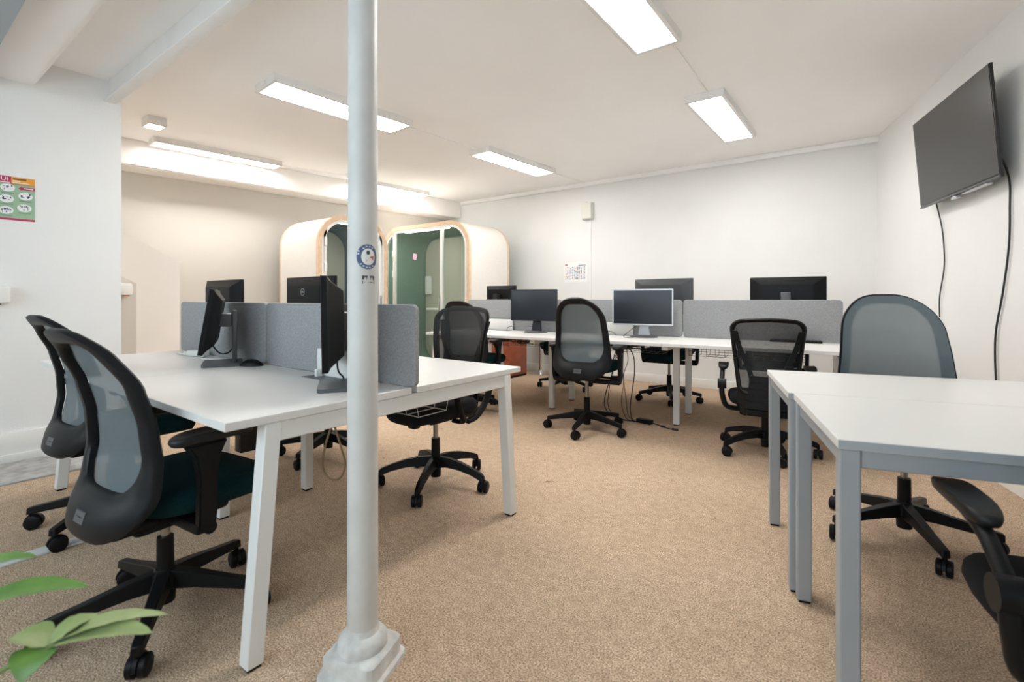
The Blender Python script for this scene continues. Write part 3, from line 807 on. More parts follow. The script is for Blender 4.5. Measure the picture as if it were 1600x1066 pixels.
chairA('grey mesh chair with teal seat closest to the camera, in front of the near bench', -1.97, 0.64, 6, 0.475, 42)
chairA('grey mesh chair second from the column, beside the poster wall', -3.03, 0.76, 6, 0.49, 20)
chairA('grey mesh chair with teal seat standing in front of the middle of the far bench', -1.93, 3.63, 9, 0.565, -8, drop=.05)
chairA('grey mesh chair mostly hidden behind the black task chair with loop arms', -3.13, 3.57, 9, 0.54, 20, drop=.03)
chairA('tall grey mesh chair behind the right-hand tables under the television', 0.10, 2.86, 195, 0.585, 3, drop=.115)
chairA('chair tucked behind the far bench, only base and headrest edge visible by the stool', -3.02, 5.14, 186, 0.575, -16, drop=.065)
chairA('chair tucked behind the far bench, its base visible left of the middle bench legs', -1.78, 5.20, 186, 0.55, 5, drop=.04)
chairA('chair behind the far bench, casters visible past the black ribbed task chair', -0.80, 5.22, 184, 0.55, 18, drop=.04)
chairA('chair on the far side of the near bench, only its base visible under the desk', -3.08, 1.98, 180, 0.46, 5)
chairB('black mesh task chair with loop arms behind the near bench, right of the column', -2.08, 2.04, 178, 0.50, 10)
chairB('black task chair with ribbed lumbar support at the television end of the far bench', -0.63, 3.84, 12, 0.42, 12, arms='flip', ribs=True)
chairB('black task chair cut off by the right picture edge under the tables', 0.425, 1.535, 13, 0.46, 30, arms='flip')

# ------------------------------------------------------------------ monitors
def monitor(label, loc, rz, w=.53, h=.32, zc=.98, tilt=0, style='black', logo=False, group='computer monitors', standstyle='flat', rim='monitor', bulge=.03):
    """faces local -Y; loc is the desk point under the stand"""
    t = thing('monitor', label, 'monitor', loc, rz, group)
    z0 = loc[2]; zr = zc - z0
    X = Matrix.Translation((0, -.055, zr)) @ Matrix.Rotation(rad(tilt), 4, 'X')
    bm = bmesh.new()
    o = [(w / 2, -.010, 0)]
    def R(sw, sh, y): return [(x, y, z) for x, z in rrect(sw, sh, .006, 3)]
    loft(bm, [R(w - .004, h - .004, -.012), R(w, h, -.009), R(w, h, .006), R(w - .03, h - .03, .014), R(w * .72, h * .70, .014 + bulge), R(w * .66, h * .62, .016 + bulge)])
    xform(bm, X); body = part('housing', bm, style, t, smooth=25)
    bm = bmesh.new(); ring_prism(bm, rrect(w + .002, h + .002, .006, 3), rrect(w - .022, h - .024, .002, 3), .0105, .0140, Matrix.Rotation(PI / 2, 4, 'X')); xform(bm, X)
    part('bezel', bm, rim, body)
    bm = bmesh.new(); box(bm, (0, -.0115, .0), (w - .022, .002, h - .024)); xform(bm, X); part('screen', bm, 'screen', t)
    bm = bmesh.new()
    if standstyle == 'flat':     # flat column behind, flat plate
        hk = -.03 if logo else .05; zm = zr + (-.07 if logo else 0)
        box(bm, (0, .055, (zr + hk) / 2), (.075, .022, zr + hk), .006); box(bm, (0, .01, zm), (.07, .07, .07), .012)
        part('stand_neck', bm, 'standgrey' if rim == 'monitor' else 'silver', t)
        bm = bmesh.new(); prism(bm, rrect(.24, .18, .015, 4), 0, .014, Matrix.Translation((0, .0, 0.0005))); part('stand_base', bm, 'standgrey', t)
    else:
        rings = [[(a * ww / 2, .03 + b * .02 + yy, z) for a, b in ((-1, -1), (1, -1), (1, 1), (-1, 1))] for z, ww, yy in ((.012, .10, .0), (.10, .075, .01), (zr - .02, .06, .015), (zr + .04, .06, .01))]
        loft(bm, rings); box(bm, (0, .02, zr), (.07, .06, .07), .01); part('stand_neck', bm, 'monitor' if rim == 'monitor' else 'silver', t)
        bm = bmesh.new(); lathe(bm, [(.115, .0005), (.118, .006), (.105, .014), (.03, .018)], seg=36); xform(bm, Matrix.Diagonal((1.05, .8, 1, 1))); part('stand_base', bm, 'standgrey', t)
    if logo:
        bm = bmesh.new(); ring_prism(bm, [(.022 * math.cos(a), .022 * math.sin(a)) for a in [2 * PI * k / 32 for k in range(32)]], [(.0195 * math.cos(a), .0195 * math.sin(a)) for a in [2 * PI * k / 32 for k in range(32)]], 0, .001,
                                      Matrix.Translation((0, .0165 + bulge, .072)) @ Matrix.Rotation(PI, 4, 'Z') @ Matrix.Rotation(PI / 2, 4, 'X'))
        xform(bm, X); lo = part('logo_ring', bm, 'silver', body)
        me = text_mesh('DELL', .014, 'silver', .0005); me.transform(X @ Matrix.Translation((0, .017 + bulge, .072)) @ Matrix.Rotation(PI, 4, 'Z') @ Matrix.Rotation(PI / 2, 4, 'X'))
        put('logo_lettering', me, body)
    return t
DZ = 0.7405
monitor('black monitor seen edge-on, beside the mouse on the near bench', (-2.77, 1.16, DZ), rad(-25), .53, .32, .975, tilt=-9, group='monitors on the near bench')
monitor('black monitor seen edge-on, directly left of the column', (-1.69, 1.15, DZ), rad(-34.5), .53, .335, 1.0, tilt=1, group='monitors on the near bench', bulge=.045)
monitor('black monitor with round logo on its back, at the poster-wall end of the near bench', (-3.63, 1.475, DZ), rad(180), .53, .32, 1.055, tilt=0, logo=True, rim='silver', group='monitors on the near bench')
monitor('black monitor with round logo on its back, behind the divider left of the column', (-2.77, 1.60, DZ), rad(178), .55, .33, 1.055, tilt=0, logo=True, group='monitors on the near bench')
monitor('dark monitor facing us at the booth end of the far bench', row(-1.40, -.20, DZ), RZ + rad(10), .49, .315, 1.02, standstyle='round', group='monitors on the far bench')
monitor('silver-rimmed monitor facing us in the middle of the far bench', row(-.30, -.19, DZ), RZ + rad(6), .53, .32, 1.01, standstyle='round', rim='silver', group='monitors on the far bench')
monitor('small monitor seen from behind at the booth end of the far bench', row(-2.13, .22, DZ), RZ + rad(176), .42, .27, 1.10, group='monitors on the far bench', standstyle='round')
monitor('charcoal monitor seen from behind, left of the divider joint on the far bench', row(-.27, .26, DZ), RZ + rad(168), .60, .34, 1.11, tilt=0, style='monitor_grey', group='monitors on the far bench', standstyle='flat')
monitor('wide black monitor seen from behind at the television end of the far bench', row(.80, .30, DZ), RZ + rad(178), .585, .37, 1.09, group='monitors on the far bench', bulge=.02, rim='monitor', standstyle='flat')

# keyboard, mouse, desk clutter
t = thing('keyboard', 'slim dark keyboard lying against the divider at the television end', 'keyboard', row(.88, -.07, DZ), RZ + rad(1))
bm = bmesh.new(); prism(bm, rrect(.36, .11, .01, 3), .0005, .012); part('body', bm, 'black', t)
bm = bmesh.new()
for r_ in range(4):
    for c_ in range(14): box(bm, (-.162 + .025 * c_, -.04 + .026 * r_, .0145), (.021, .021, .005))
part('keys', bm, 'frame', t, smooth=0)
t = thing('mouse', 'black computer mouse on the near bench, between the two edge-on monitors', 'mouse', (-2.585, 1.225, DZ), rad(-53))
bm = bmesh.new()
rings = []
for k in range(9):
    u = k / 8; y = -.055 + .11 * u; w = .031 * math.sin(PI * min(1, max(.06, u * .94 + .04))) ** .4; hh = .036 * math.sin(PI * min(.97, max(.08, u * .86 + .1))) ** .7
    rings.append([(w * math.cos(a), y, max(0.001, hh * math.sin(a) ** .8 if math.sin(a) > 0 else .001)) for a in [PI * j / 10 for j in range(11)]])
loft(bm, rings); part('shell', bm, 'black', t, smooth=60)
bm = bmesh.new(); cyl(bm, (-.003, -.03, .033), (.003, -.03, .033), .006, seg=12); part('scroll_wheel', bm, 'standgrey', t)
def cable(label, pts, r=.003, mat='cable', group=None, name='cable', seg=6):
    bm = bmesh.new(); tube(bm, pts, r, seg, 6)
    return tag(part(name, bm, mat, smooth=60), label, 'cable', group)
cable('white cables lying at the foot of the divider beside the left edge-on monitor', [(-3.55, 1.22, DZ + .004), (-3.4, 1.19, DZ + .01), (-3.2, 1.23, DZ + .006), (-3.05, 1.17, DZ + .008), (-2.95, 1.24, DZ + .005)], .005, 'cable_white')
t = thing('power_adapter', 'white plug adapter lying at the divider behind the left edge-on monitor', 'adapter', (-3.28, 1.235, DZ), rad(20))
bm = bmesh.new(); box(bm, (0, 0, .018), (.13, .05, .034), .008); part('body', bm, 'plastic_white', t)
bm = bmesh.new(); box(bm, (-.08, 0, .016), (.04, .03, .022), .004); part('plug', bm, 'cable_white', t)
cable('black cable hanging from the monitor left of the column into the desk slot', [(-1.70, 1.13, .86), (-1.72, 1.15, .80), (-1.76, 1.20, .765), (-1.80, 1.225, .742)], .0035)
cable('white cable curling up behind the monitor left of the column', [(-1.66, 1.17, .90), (-1.62, 1.19, .84), (-1.60, 1.22, .78), (-1.64, 1.24, .745)], .003, 'cable_white')
cable('thin black cable looping off the dark monitor nearest the booths', [row(-1.46, -.17, .80), row(-1.60, -.16, .80), row(-1.75, -.15, .785), row(-1.80, -.12, .745)], .0025)
cable('thin black cable draped over the base of the silver-rimmed monitor', [row(-.36, -.20, .84), row(-.40, -.26, .80), row(-.44, -.32, .7455), row(-.34, -.34, .746)], .0025)
cable('small black cable arc before the raised flap, far bench middle', [row(-.72, -.12, .744), row(-.68, -.13, .775), row(-.62, -.13, .775), row(-.58, -.12, .744)], .0025)
cable('black cable between screen and pole of the edge-on monitor by the mouse', [(-2.785, 1.115, .845), (-2.782, 1.15, .80), (-2.765, 1.185, .80), (-2.75, 1.205, .83)], .004)

# cables hanging under the far bench
def rc(dx, z, y=-.32): return row(dx, y, z)
for i, (lb, pts) in enumerate((
    ('leftmost black cable hanging under the far bench to the floor', [rc(-.49, .66), rc(-.53, .56), rc(-.55, .40), rc(-.60, .25), rc(-.62, .12), rc(-.56, .035), rc(-.45, .008), rc(-.33, .006)]),
    ('looped black cable under the far bench, second of the hanging bunch', [rc(-.45, .66), rc(-.50, .62), rc(-.52, .58), rc(-.49, .55), rc(-.46, .59), rc(-.50, .61), rc(-.52, .50), rc(-.57, .30), rc(-.58, .10), rc(-.48, .012), rc(-.36, .006)]),
    ('thin straight black cable in the middle of the hanging bunch', [rc(-.45, .67), rc(-.455, .50), rc(-.44, .34), rc(-.46, .16), rc(-.42, .03), rc(-.36, .006)]),
    ('thin bowed black cable in the hanging bunch under the far bench', [rc(-.42, .66), rc(-.40, .54), rc(-.44, .40), rc(-.42, .22), rc(-.40, .06), rc(-.35, .006)]),
    ('rightmost black cable of the hanging bunch under the far bench', [rc(-.40, .66), rc(-.35, .58), rc(-.34, .44), rc(-.36, .28), rc(-.38, .12), rc(-.36, .02), rc(-.30, .006)]))):
    cable(lb, pts, .0045 if i in (0, 4) else .0032, group='cables hanging under the far bench')
t = thing('power_brick', 'black power brick lying on the carpet under the far bench', 'adapter', rc(-.25, 0), RZ - .25)
bm = bmesh.new(); box(bm, (0, 0, .019), (.14, .06, .036), .006); part('body', bm, 'black', t)
bm = bmesh.new(); tube(bm, [(.07, 0, .018), (.13, .01, .006), (.18, -.01, .006), (.24, -.03, .006), (.30, -.02, .006)], .0045, 6); cyl(bm, (.16, -.005, .007), (.20, -.015, .007), .010); cyl(bm, (.27, -.03, .007), (.32, -.02, .007), .010); part('lead', bm, 'cable', t)
# loop of sheathed cable under the near bench, and tangled wires in the far baskets
lx, ly = -2.29, 1.50
cable('tan cable loop hanging under the near bench left of the column', [(lx, ly, .70), (lx - .003, ly, .56), (lx - .008, ly, .44), (lx - .036, ly - .02, .32), (lx - .048, ly - .03, .21), (lx - .02, ly - .01, .145), (lx + .03, ly + .02, .145), (lx + .055, ly + .035, .22), (lx + .035, ly + .02, .32), (lx + .008, ly, .44), (lx + .006, ly, .56), (lx + .006, ly, .70)], .0055, 'cable_tan', seg=8)
t = thing('cable_tray', 'beige sheet-metal cable tray slung under the near bench', 'tray', (-1.98, 1.52, 0))
bm = bmesh.new()
loft(bm, [[(x, y, z) for y, z in ((-.11, .655), (-.08, .575), (.08, .575), (.11, .655), (.107, .655), (.078, .578), (-.078, .578), (-.107, .655))] for x in (-.24, .20)]); part('tray_body', bm, 'plastic_ivory', t)
bm = bmesh.new(); 
for x in (-.2, .16): box(bm, (x, 0, .665), (.02, .24, .03))
part('hanger', bm, 'whitemetal', t)
for (x0, x1, lb) in ((-2.15, -1.45, 'tangle of dark wires in the basket under the booth end of the far bench'), (-.95, -.25, 'tangle of dark wires in the basket under the middle of the far bench')):
    bm = bmesh.new()
    for j in range(9):
        pts = [row(x0 + (x1 - x0) * (k + random.random()) / 7, -.12 + random.uniform(-.06, .06), .625 + random.uniform(-.012, .045)) for k in range(7)]
        tube(bm, pts, random.choice((.003, .004, .005)), 5, 4)
    o = part('wire_tangle', bm, 'cable'); tag(o, lb, 'cables', 'wire tangles in the baskets'); o['kind'] = 'stuff'
# black pedestal panel under near bench
t = thing('computer_tower', 'slim dark computer case slung under the near bench', 'computer', (-2.69, 1.25, 0), rad(0))
bm = bmesh.new(); box(bm, (0, 0, .46), (.07, .10, .36), .004); part('case', bm, 'monitor', t)
bm = bmesh.new(); box(bm, (0, 0, .66), (.075, .12, .08), .004); part('bracket', bm, 'dark_metal', t)

# ------------------------------------------------------------------ phone booths
def booth(label, loc, rz, W, D, Hh, door, lining, group, rr=.36):
    """front in the local plane y=0 facing -Y, depth towards +Y"""
    t = thing('phone_booth', label, 'booth', loc, rz, group)
    UP = Matrix.Translation((0, 0, Hh / 2)) @ Matrix.Rotation(PI / 2, 4, 'X')       # (x,z)-outline, extrusion along -Y
    def band(o, i, ya, yb): 
        bm = bmesh.new(); ring_prism(bm, o, i, -yb, -ya, UP); return bm
    SG = 10
    def RR(k, r=None): return rrect(W - 2 * k, Hh - 2 * k, (rr if r is None else r) - k, SG)
    part('shell', band(RR(0), RR(.06), .03, D - .03), 'podshell', t, smooth=40)
    part('front_rim', band(RR(-.006), RR(.050), 0, .034), 'wood', t, smooth=40)
    part('rear_rim', band(RR(-.004), RR(.06), D - .032, D), 'wood', t, smooth=40)
    part('lining', band(RR(.058), RR(.072), .05, D - .03), lining, t, smooth=40)
    bm = bmesh.new(); prism(bm, RR(.055), -(D - .012), -(D - .04), UP); part('back_panel', bm, lining, t, smooth=40)
    bm = bmesh.new(); prism(bm, rrect(W - .19, Hh - .19, rr - .095, SG), -(D - .038), -(D - .055), UP); part('acoustic_panel', bm, 'podbeige', t, smooth=40)
    bm = bmesh.new(); box(bm, (0, D / 2, .075), (W - .30, D - .1, .02)); part('booth_floor', bm, 'standgrey', t)
    bm = bmesh.new(); prism(bm, rrect(W * .5, .05, .01, 4), 0, .008, Matrix.Translation((0, .080, Hh - .0795))); part('added_booth_fill', bm, 'added_booth_fill', t)  # added glowing strip to lift the dark interior, tucked behind the front frame
    # glazed front: frame, posts, panes
    fr = part('front_frame', band(RR(.048), RR(.082), .006, .05), 'podwhite', t, smooth=40)
    iw = W / 2 - .082
    posts = door
    for x in posts:
        bm = bmesh.new(); box(bm, (x, .028, Hh / 2), (.046, .044, Hh - .17), .003, 1); part('mullion', bm, 'podwhite', fr)
    edges = [-iw] + list(posts) + [iw]
    for a, b in zip(edges, edges[1:]):
        # each pane keeps to the rounded outline
        o = RR(.075); pts = [(min(max(x, a), b), z) for x, z in o]
        cl = []
        for p in pts:
            if not cl or (abs(p[0] - cl[-1][0]) + abs(p[1] - cl[-1][1])) > 1e-4: cl.append(p)
        bm = bmesh.new(); prism(bm, cl, -.031, -.025, UP); part('pane', bm, 'glass', fr, smooth=0)
    for z in (.35, 1.45, 1.75):
        bm = bmesh.new(); box(bm, (posts[0], .0, z), (.03, .03, .10), .004); part('hinge', bm, 'plastic_white', t)
    bm = bmesh.new(); hx = (posts[1] if len(posts) > 1 else posts[0]) - .01; box(bm, (hx, -.012, 1.02), (.018, .022, .22), .006); part('door_handle', bm, 'chrome', t)
    bm = bmesh.new(); box(bm, (W * .04, D - .20, .92), (W * .62, .30, .03), .008); part('shelf', bm, 'plastic_white', t)
    bm = bmesh.new(); box(bm, (-W * .5 + .19, D - .085, 1.30), (.13, .05, .30), .02, 3); part('wall_unit', bm, 'plastic_white', t)
    return t
booth('tall phone booth with slate-blue lining, seen past the left of the column', (-5.15, 3.675, 0), rad(90), 0.99, 0.85, 2.08, [-.40, .40], 'podteal', 'rounded phone booths', rr=.36)
pb = booth('wide phone booth with green lining and three glass panes right of the column', (-5.18, 4.82, 0), 0, 1.77, 0.865, 2.14, [-.63, .36], 'podgreen', 'rounded phone booths', rr=.36)
bm = bmesh.new(); box(bm, (-.18, .02, 1.69), (.075, .002, .085), rot=Matrix.Rotation(.2, 4, 'Y')); part('sticky_note', bm, 'pink', pb, label='pink note stuck inside the glass')

# cabinet and stool near the booths
t = thing('filing_cabinet', 'red-brown drawer cabinet beside the green-lined booth', 'cabinet', (-4.13, 5.49, 0), 0)
bm = bmesh.new(); box(bm, (0, 0, .335), (.30, .40, .61), .003); part('carcass', bm, 'redwood', t)
bm = bmesh.new(); box(bm, (0, 0, .015), (.29, .39, .03)); part('plinth', bm, 'black', t)
for i in range(3):
    bm = bmesh.new(); box(bm, (0, -.206, .14 + .2 * i), (.295, .016, .19), .003); d = part('drawer_front', bm, 'redwood', t)
    bm = bmesh.new(); tube(bm, [(-.06, -.213, .17 + .2 * i), (-.06, -.236, .17 + .2 * i), (.06, -.236, .17 + .2 * i), (.06, -.213, .17 + .2 * i)], .005, 6, 0); part('handle', bm, 'chrome', d)
t = thing('bar_stool', 'stool with chrome column and round chrome foot by the back wall', 'stool', (-3.90, 5.93, 0))
bm = bmesh.new(); lathe(bm, [(.168, .002), (.17, .010), (.15, .018), (.05, .034), (.034, .05)], seg=40); part('foot_plate', bm, 'chrome', t)
bm = bmesh.new(); cyl(bm, (0, 0, .04), (0, 0, .58), .026, seg=20); part('pillar', bm, 'chrome', t)
bm = bmesh.new(); cushion(bm, .38, .38, .07, n=2.2); xform(bm, Matrix.Translation((0, 0, .58))); part('seat', bm, 'black_soft', t, smooth=60)

# ------------------------------------------------------------------ television
wd = Vector((0.2672, -0.9636, 0)); wn = Vector((-0.9636, -0.2672, 0))
ctr = Vector((0.385, 4.30, 0))
t = thing('television', 'large dark flat television on a tilting bracket', 'television', (ctr.x, ctr.y, 2.085), math.atan2(wn.y, wn.x) + PI / 2)
TW, TH = 1.06, 0.645; X = Matrix.Rotation(rad(4.5), 4, 'X')
bm = bmesh.new(); box(bm, (0, .008, 0), (TW, .016, TH), .003, 2); box(bm, (0, .038, -.09), (TW * .78, .055, TH * .66), .02, 2); xform(bm, X); tvb = part('housing', bm, 'monitor', t)
bm = bmesh.new(); box(bm, (0, -.0015, .008), (TW - .012, .003, TH - .026)); xform(bm, X); part('screen', bm, 'tvscreen', t)
bm = bmesh.new(); box(bm, (0, -.002, -TH / 2 + .006), (TW, .008, .011), .001); xform(bm, X); part('lower_trim', bm, 'standgrey', t)
bm = bmesh.new(); box(bm, (-.02, .012, -TH / 2 - .012), (.07, .03, .022), .006); box(bm, (.22, .02, -TH / 2 - .004), (.30, .03, .012), .002); xform(bm, X); part('sensor_bar', bm, 'silver', t)
bm = bmesh.new(); box(bm, (0, .108, -.03), (.46, .02, .36), .004); box(bm, (-.16, .08, -.03), (.03, .05, .34), .003); box(bm, (.16, .08, -.03), (.03, .05, .34), .003); part('wall_bracket', bm, 'dark_metal', t)
def onwall(u, z, off=.012):   # u = distance along the wall from the television's middle
    q = ctr + wd * u; s = (wallx(q.y) - q.x) * 0.9636
    return tuple(q - wn * (s - off)) [:2] + (z,)
cable('thin black cable dropping from the far end of the television', [onwall(-.41, 1.80, .05), onwall(-.42, 1.62), onwall(-.38, 1.45), onwall(-.38, 1.30), onwall(-.45, 1.10), onwall(-.45, .95)], .0042)
cable('thick black cable dropping from the near end of the television', [onwall(.33, 1.98, .09), onwall(.40, 1.92, .05), onwall(.42, 1.78), onwall(.43, 1.60), onwall(.42, 1.38), onwall(.36, 1.12), onwall(.29, .90), onwall(.28, .72), onwall(.30, .45), onwall(.30, .12)], .0052)

# ------------------------------------------------------------------ wall fittings
t = thing('junction_box', 'ivory junction box high on the back wall', 'box', (-3.235, BY - .04, 2.19))
bm = bmesh.new(); box(bm, (0, 0, .115), (.155, .08, .225), .012, 3); part('cover', bm, 'plastic_ivory', t)
bm = bmesh.new(); box(bm, (0, .015, .115), (.165, .045, .235), .008); box(bm, (-.02, 0, .235), (.03, .03, .02), .004); part('backbox', bm, 'plastic_ivory', t)
bm = bmesh.new(); box(bm, (-3.205, BY - .006, 1.15), (.022, .012, 2.08), .002); tag(part('cable_trunking', bm, 'plastic_white'), 'vertical white trunking below the ivory junction box', 'trunking')
t = thing('wall_calendar', 'white calendar sheet with coloured day cells on the back wall', 'calendar', (-3.44, BY - .004, 1.46))
CW, CHH = .375, .285
bm = bmesh.new(); box(bm, (0, 0, 0), (CW, .003, CHH)); part('sheet', bm, 'paper', t, smooth=0)
cells = {k: bmesh.new() for k in ('navy', 'print_peach', 'print_blue')}
random.seed(3)
for c_ in range(12):
    for r_ in range(11):
        k = random.choice(('navy', 'print_blue', 'print_blue', 'navy', 'print_peach')); x = -CW / 2 + .028 + c_ * .0275; z = CHH / 2 - .072 - r_ * .0165
        box(cells[k], (x, -.002, z), (.014, .001, .0125))
for k, b_ in cells.items(): part('day_cells', b_, k, t, smooth=0)['kind'] = 'stuff'
bm = bmesh.new(); box(bm, (-CW / 2 + .035, -.002, CHH / 2 - .035), (.045, .001, .022)); part('heading_block', bm, 'print_red', t, smooth=0)
bm = bmesh.new(); box(bm, (CW / 2 - .085, -.002, CHH / 2 - .045), (.12, .001, .008)); part('heading_line', bm, 'print_dark', t, smooth=0)

# poster on the left wall: local x runs along +Y of the room, z up, face towards +X
t = thing('poster', 'crimson, orange and green printed poster with white oval pictures', 'poster', (LX + .003, 0.737, 1.60), 0)
PW, PH = .44, .30
def flat(bm, y0, y1, z0, z1, lay): box(bm, (.0006 * lay, (y0 + y1) / 2 - PW, (z0 + z1) / 2), (.0012, y1 - y0, z1 - z0))
bm = bmesh.new(); flat(bm, 0, PW, 0, PH, 0); part('sheet', bm, 'paper', t, smooth=0)
bm = bmesh.new(); flat(bm, .004, PW - .004, .022, PH - .05, 1); part('green_field', bm, 'green_p', t, smooth=0)
bm = bmesh.new(); flat(bm, .004, PW - .118, PH - .052, PH - .002, 1); part('crimson_block', bm, 'crimson', t, smooth=0)
bm = bmesh.new(); flat(bm, .004, PW - .004, .008, .022, 1); part('crimson_band', bm, 'crimson', t, smooth=0)
bm = bmesh.new(); flat(bm, PW - .118, PW - .004, PH - .052, PH - .002, 1); part('orange_block', bm, 'orange', t, smooth=0)
bm = bmesh.new(); z = PH - .075
t3 = [(PW - .085, z), (PW - .068, z + .015), (PW - .068, z + .009), (PW - .004, z + .013), (PW - .004, z - .009), (PW - .068, z - .009), (PW - .068, z - .015)]
poly(bm, [(.0022, y - PW, zz) for y, zz in t3]); part('crimson_arrow', bm, 'crimson', t, smooth=0)
ov = bmesh.new(); sk = bmesh.new()
random.seed(11)
for (y, z) in ((PW - .135, PH - .078), (PW - .05, PH - .125), (PW - .14, PH - .152), (PW - .055, PH - .205), (PW - .142, PH - .228), (PW - .225, PH - .10), (PW - .228, PH - .18), (PW - .31, PH - .08), (PW - .315, PH - .16), (PW - .31, PH - .235), (PW - .39, PH - .12), (PW - .39, PH - .20)):
    poly(ov, [(.0024, y - PW + .035 * math.cos(a), z + .026 * math.sin(a)) for a in [2 * PI * k / 24 for k in range(24)]])
    for k in range(9):
        yy, zz = y + random.uniform(-.022, .020), z + random.uniform(-.014, .014); w, h = random.uniform(.002, .005), random.uniform(.002, .006)
        poly(sk, [(.0028, yy - PW - w, zz - h), (.0028, yy - PW + w, zz - h), (.0028, yy - PW + w, zz + h), (.0028, yy - PW - w, zz + h)])
    for k in range(2):
        poly(sk, [(.0026, y - PW - .03, z - .033 - k * .005), (.0026, y - PW + .03, z - .033 - k * .005), (.0026, y - PW + .03, z - .0315 - k * .005), (.0026, y - PW - .03, z - .0315 - k * .005)])
part('picture_ovals', ov, 'paper', t, smooth=0); part('picture_sketches', sk, 'navy', t, smooth=0)
me = text_mesh('OUI', .037, 'paper'); me.transform(Matrix.Translation((.002, -.165, PH - .022)) @ Matrix.Rotation(PI / 2, 4, 'Z') @ Matrix.Rotation(PI / 2, 4, 'X')); put('heading_lettering', me, t)
bm = bmesh.new()
for (ya, yb, z) in ((PW - .26, PW - .125, PH - .045),): box(bm, (.0016, (ya + yb) / 2 - PW, z), (.001, yb - ya, .006))
for (ya, yb, z) in ((PW - .112, PW - .075, PH - .030), (PW - .112, PW - .03, PH - .040)): box(bm, (.0016, (ya + yb) / 2 - PW, z), (.001, yb - ya, .0045))
box(bm, (.003, -.035, PH - .073), (.0008, .045, .006)); part('small_print', bm, 'paper', t, smooth=0)
bm = bmesh.new(); box(bm, (.0016, -.078, PH - .016), (.001, .065, .008)); part('dark_print', bm, 'print_dark', t, smooth=0)
# white wall box at the very left edge
t = thing('wall_dispenser', 'white rounded wall dispenser at the left picture edge', 'dispenser', (LX + .045, .505, 1.05), 0)
bm = bmesh.new(); box(bm, (0, 0, .062), (.09, .20, .115), .014, 3); part('cover', bm, 'plastic_white', t)
bm = bmesh.new(); box(bm, (.006, .0, .004), (.05, .12, .016), .004); part('outlet', bm, 'standgrey', t)
t = thing('soap_dispenser', 'small white dispenser on the wall of the left passage', 'dispenser', (-5.185, 1.365, 1.115), rad(0))
bm = bmesh.new(); box(bm, (0, 0, .05), (.13, .12, .10), .012, 2); box(bm, (-.02, -.06, .0), (.08, .05, .22), .008, 2); part('cover', bm, 'plastic_white', t)
bm = bmesh.new(); box(bm, (0, .03, -.004), (.07, .03, .010), .003); part('nozzle', bm, 'print_red', t)
# pale strip on the carpet
bm = bmesh.new(); box(bm, (-2.87, -.15, .005), (.075, 1.75, .010), .003); tag(part('cable_cover', bm, 'strip'), 'flat pale cable cover strip running over the carpet', 'cable cover')

# ------------------------------------------------------------------ plant in the near left corner
t = thing('potted_plant', 'leafy green plant reaching into the lower left corner', 'plant', (-1.02, -0.14, 0))
bm = bmesh.new(); lathe(bm, [(.085, .002), (.095, .02), (.125, .24), (.130, .26), (.118, .26), (.112, .235), (.10, .23)], seg=36); part('pot', bm, 'pot', t)
bm = bmesh.new(); lathe(bm, [(.112, .225), (.06, .236), (.01, .238)], seg=28); part('soil', bm, 'soil', t)
def leaf(base, tip, width, mat, sag=.02, up=Vector((0, 0, 1)), fold=.18):
    b, e = Vector(base), Vector(tip); d = e - b; L = d.length; dn = d.normalized(); side = dn.cross(up).normalized(); nrm = side.cross(dn)
    bm = bmesh.new(); rows = []
    for k in range(13):
        u = k / 12; w = width / 2 * (math.sin(PI * min(1, u ** .85)) ** .8) * (1 - .25 * u) + (.0008 if k < 12 else 0)
        c = b + d * u + nrm * (sag * 4 * u * (1 - u)) 
        rip = .0007 * math.sin(u * 30)
        rows.append([c - side * w + nrm * (w * fold + rip), c - side * w * .5 + nrm * w * fold * .4, c, c + side * w * .5 + nrm * w * fold * .4, c + side * w + nrm * (w * fold - rip)])
    vs = [[bm.verts.new(p) for p in r] for r in rows]
    for i in range(12):
        for j in range(4): bm.faces.new((vs[i][j], vs[i][j + 1], vs[i + 1][j + 1], vs[i + 1][j]))
    bm.normal_update()
    ext = bmesh.ops.solidify(bm, geom=bm.faces[:], thickness=.0006)
    return part('leaf', bm, mat, t, smooth=70)
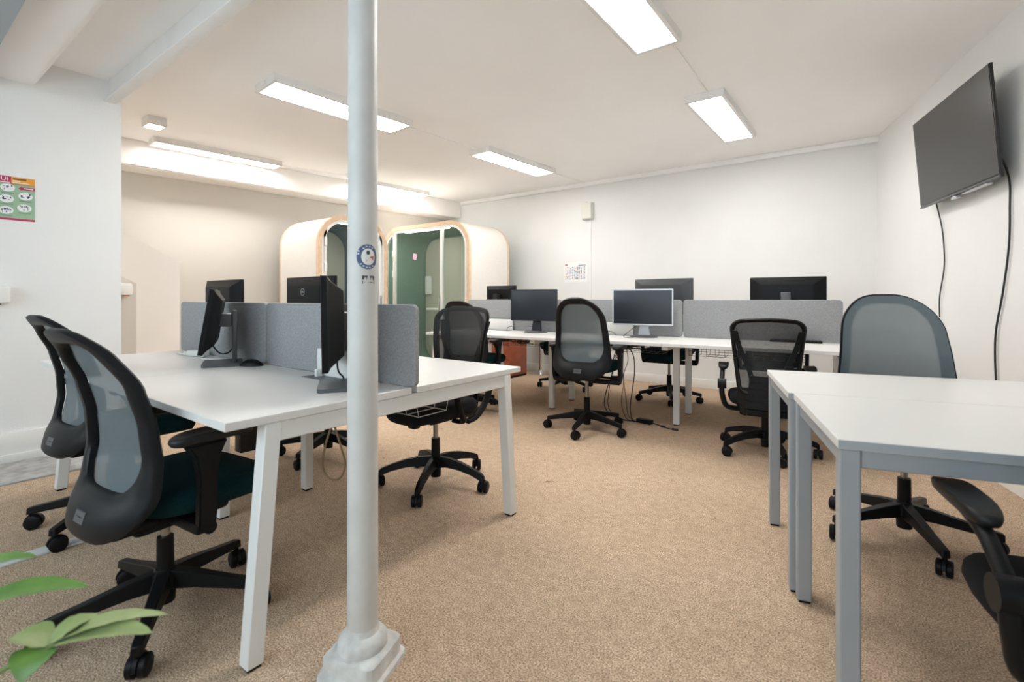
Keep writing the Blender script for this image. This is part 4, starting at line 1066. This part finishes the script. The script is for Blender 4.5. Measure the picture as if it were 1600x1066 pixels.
# rosette node (room coordinates minus plant origin)
def rel(x, y, z): return (x + 1.02, y + 0.14, z)
node = rel(-1.018, .177, .556)
bm = bmesh.new(); tube(bm, [(0.0, 0, .23), (-.03, .08, .40), (-.02, .22, .52), node], .004, 8, 6, radii=(.006, .003)); part('stalk', bm, 'stem', t)
bm = bmesh.new(); tube(bm, [(-.02, .0, .23), (-.08, .02, .45), (-.13, .06, .62)], .004, 8, 6, radii=(.006, .003)); part('stalk', bm, 'stem', t)
bm = bmesh.new(); tube(bm, [(.02, -.02, .23), (.05, -.05, .40), (.03, -.02, .55)], .004, 8, 6, radii=(.006, .003)); part('stalk', bm, 'stem', t)
NV = Vector(node)
RT = Vector((0.8018, 0.5976, 0)); FW = Vector((-0.5976, 0.8018, 0)); UPV = Vector((0, 0, 1))
def off(r, f, u): return NV + RT * r + FW * f + UPV * u
leaf(NV, off(.150, .015, .010), .062, 'leaf_pale', .012, fold=.30)
leaf(NV + UPV * .004, off(.146, .055, .014), .040, 'leaf_pale', .014, fold=.25)
leaf(NV, off(-.060, .0, .012), .056, 'leaf_pale', .010, fold=.30)
leaf(NV, off(.040, .05, .016), .044, 'leaf_pale', .010, fold=.30)
leaf(NV, off(.002, -.045, -.022), .066, 'leaf', .010, fold=.30)
leaf(off(-.125, -.02, .056), off(.046, .02, .080), .066, 'leaf', .014, fold=.30)
leaf(off(-.14, .0, .100), off(-.045, .03, .122), .045, 'leaf', .012)
bm = bmesh.new(); tube(bm, [(-.03, .0, .23), (-.10, .06, .45), off(-.14, -.01, .058)], .004, 8, 6, radii=(.006, .003)); part('stalk', bm, 'stem', t)
bm = bmesh.new(); tube(bm, [(-.04, .01, .23), (-.13, .07, .50), off(-.14, .0, .10)], .004, 8, 6, radii=(.005, .003)); part('stalk', bm, 'stem', t)
leaf(Vector((.03, -.02, .55)), Vector((.10, .06, .50)), .05, 'leaf', .015); leaf(Vector((.03, -.02, .55)), Vector((.10, -.10, .58)), .05, 'leaf', .015); leaf(Vector((.03, -.02, .55)), Vector((-.03, -.12, .56)), .05, 'leaf_pale', .015)
leaf(Vector((-.13, .06, .62)), Vector((-.24, .02, .60)), .055, 'leaf', .015); leaf(Vector((-.13, .06, .62)), Vector((-.18, .16, .62)), .055, 'leaf', .015)
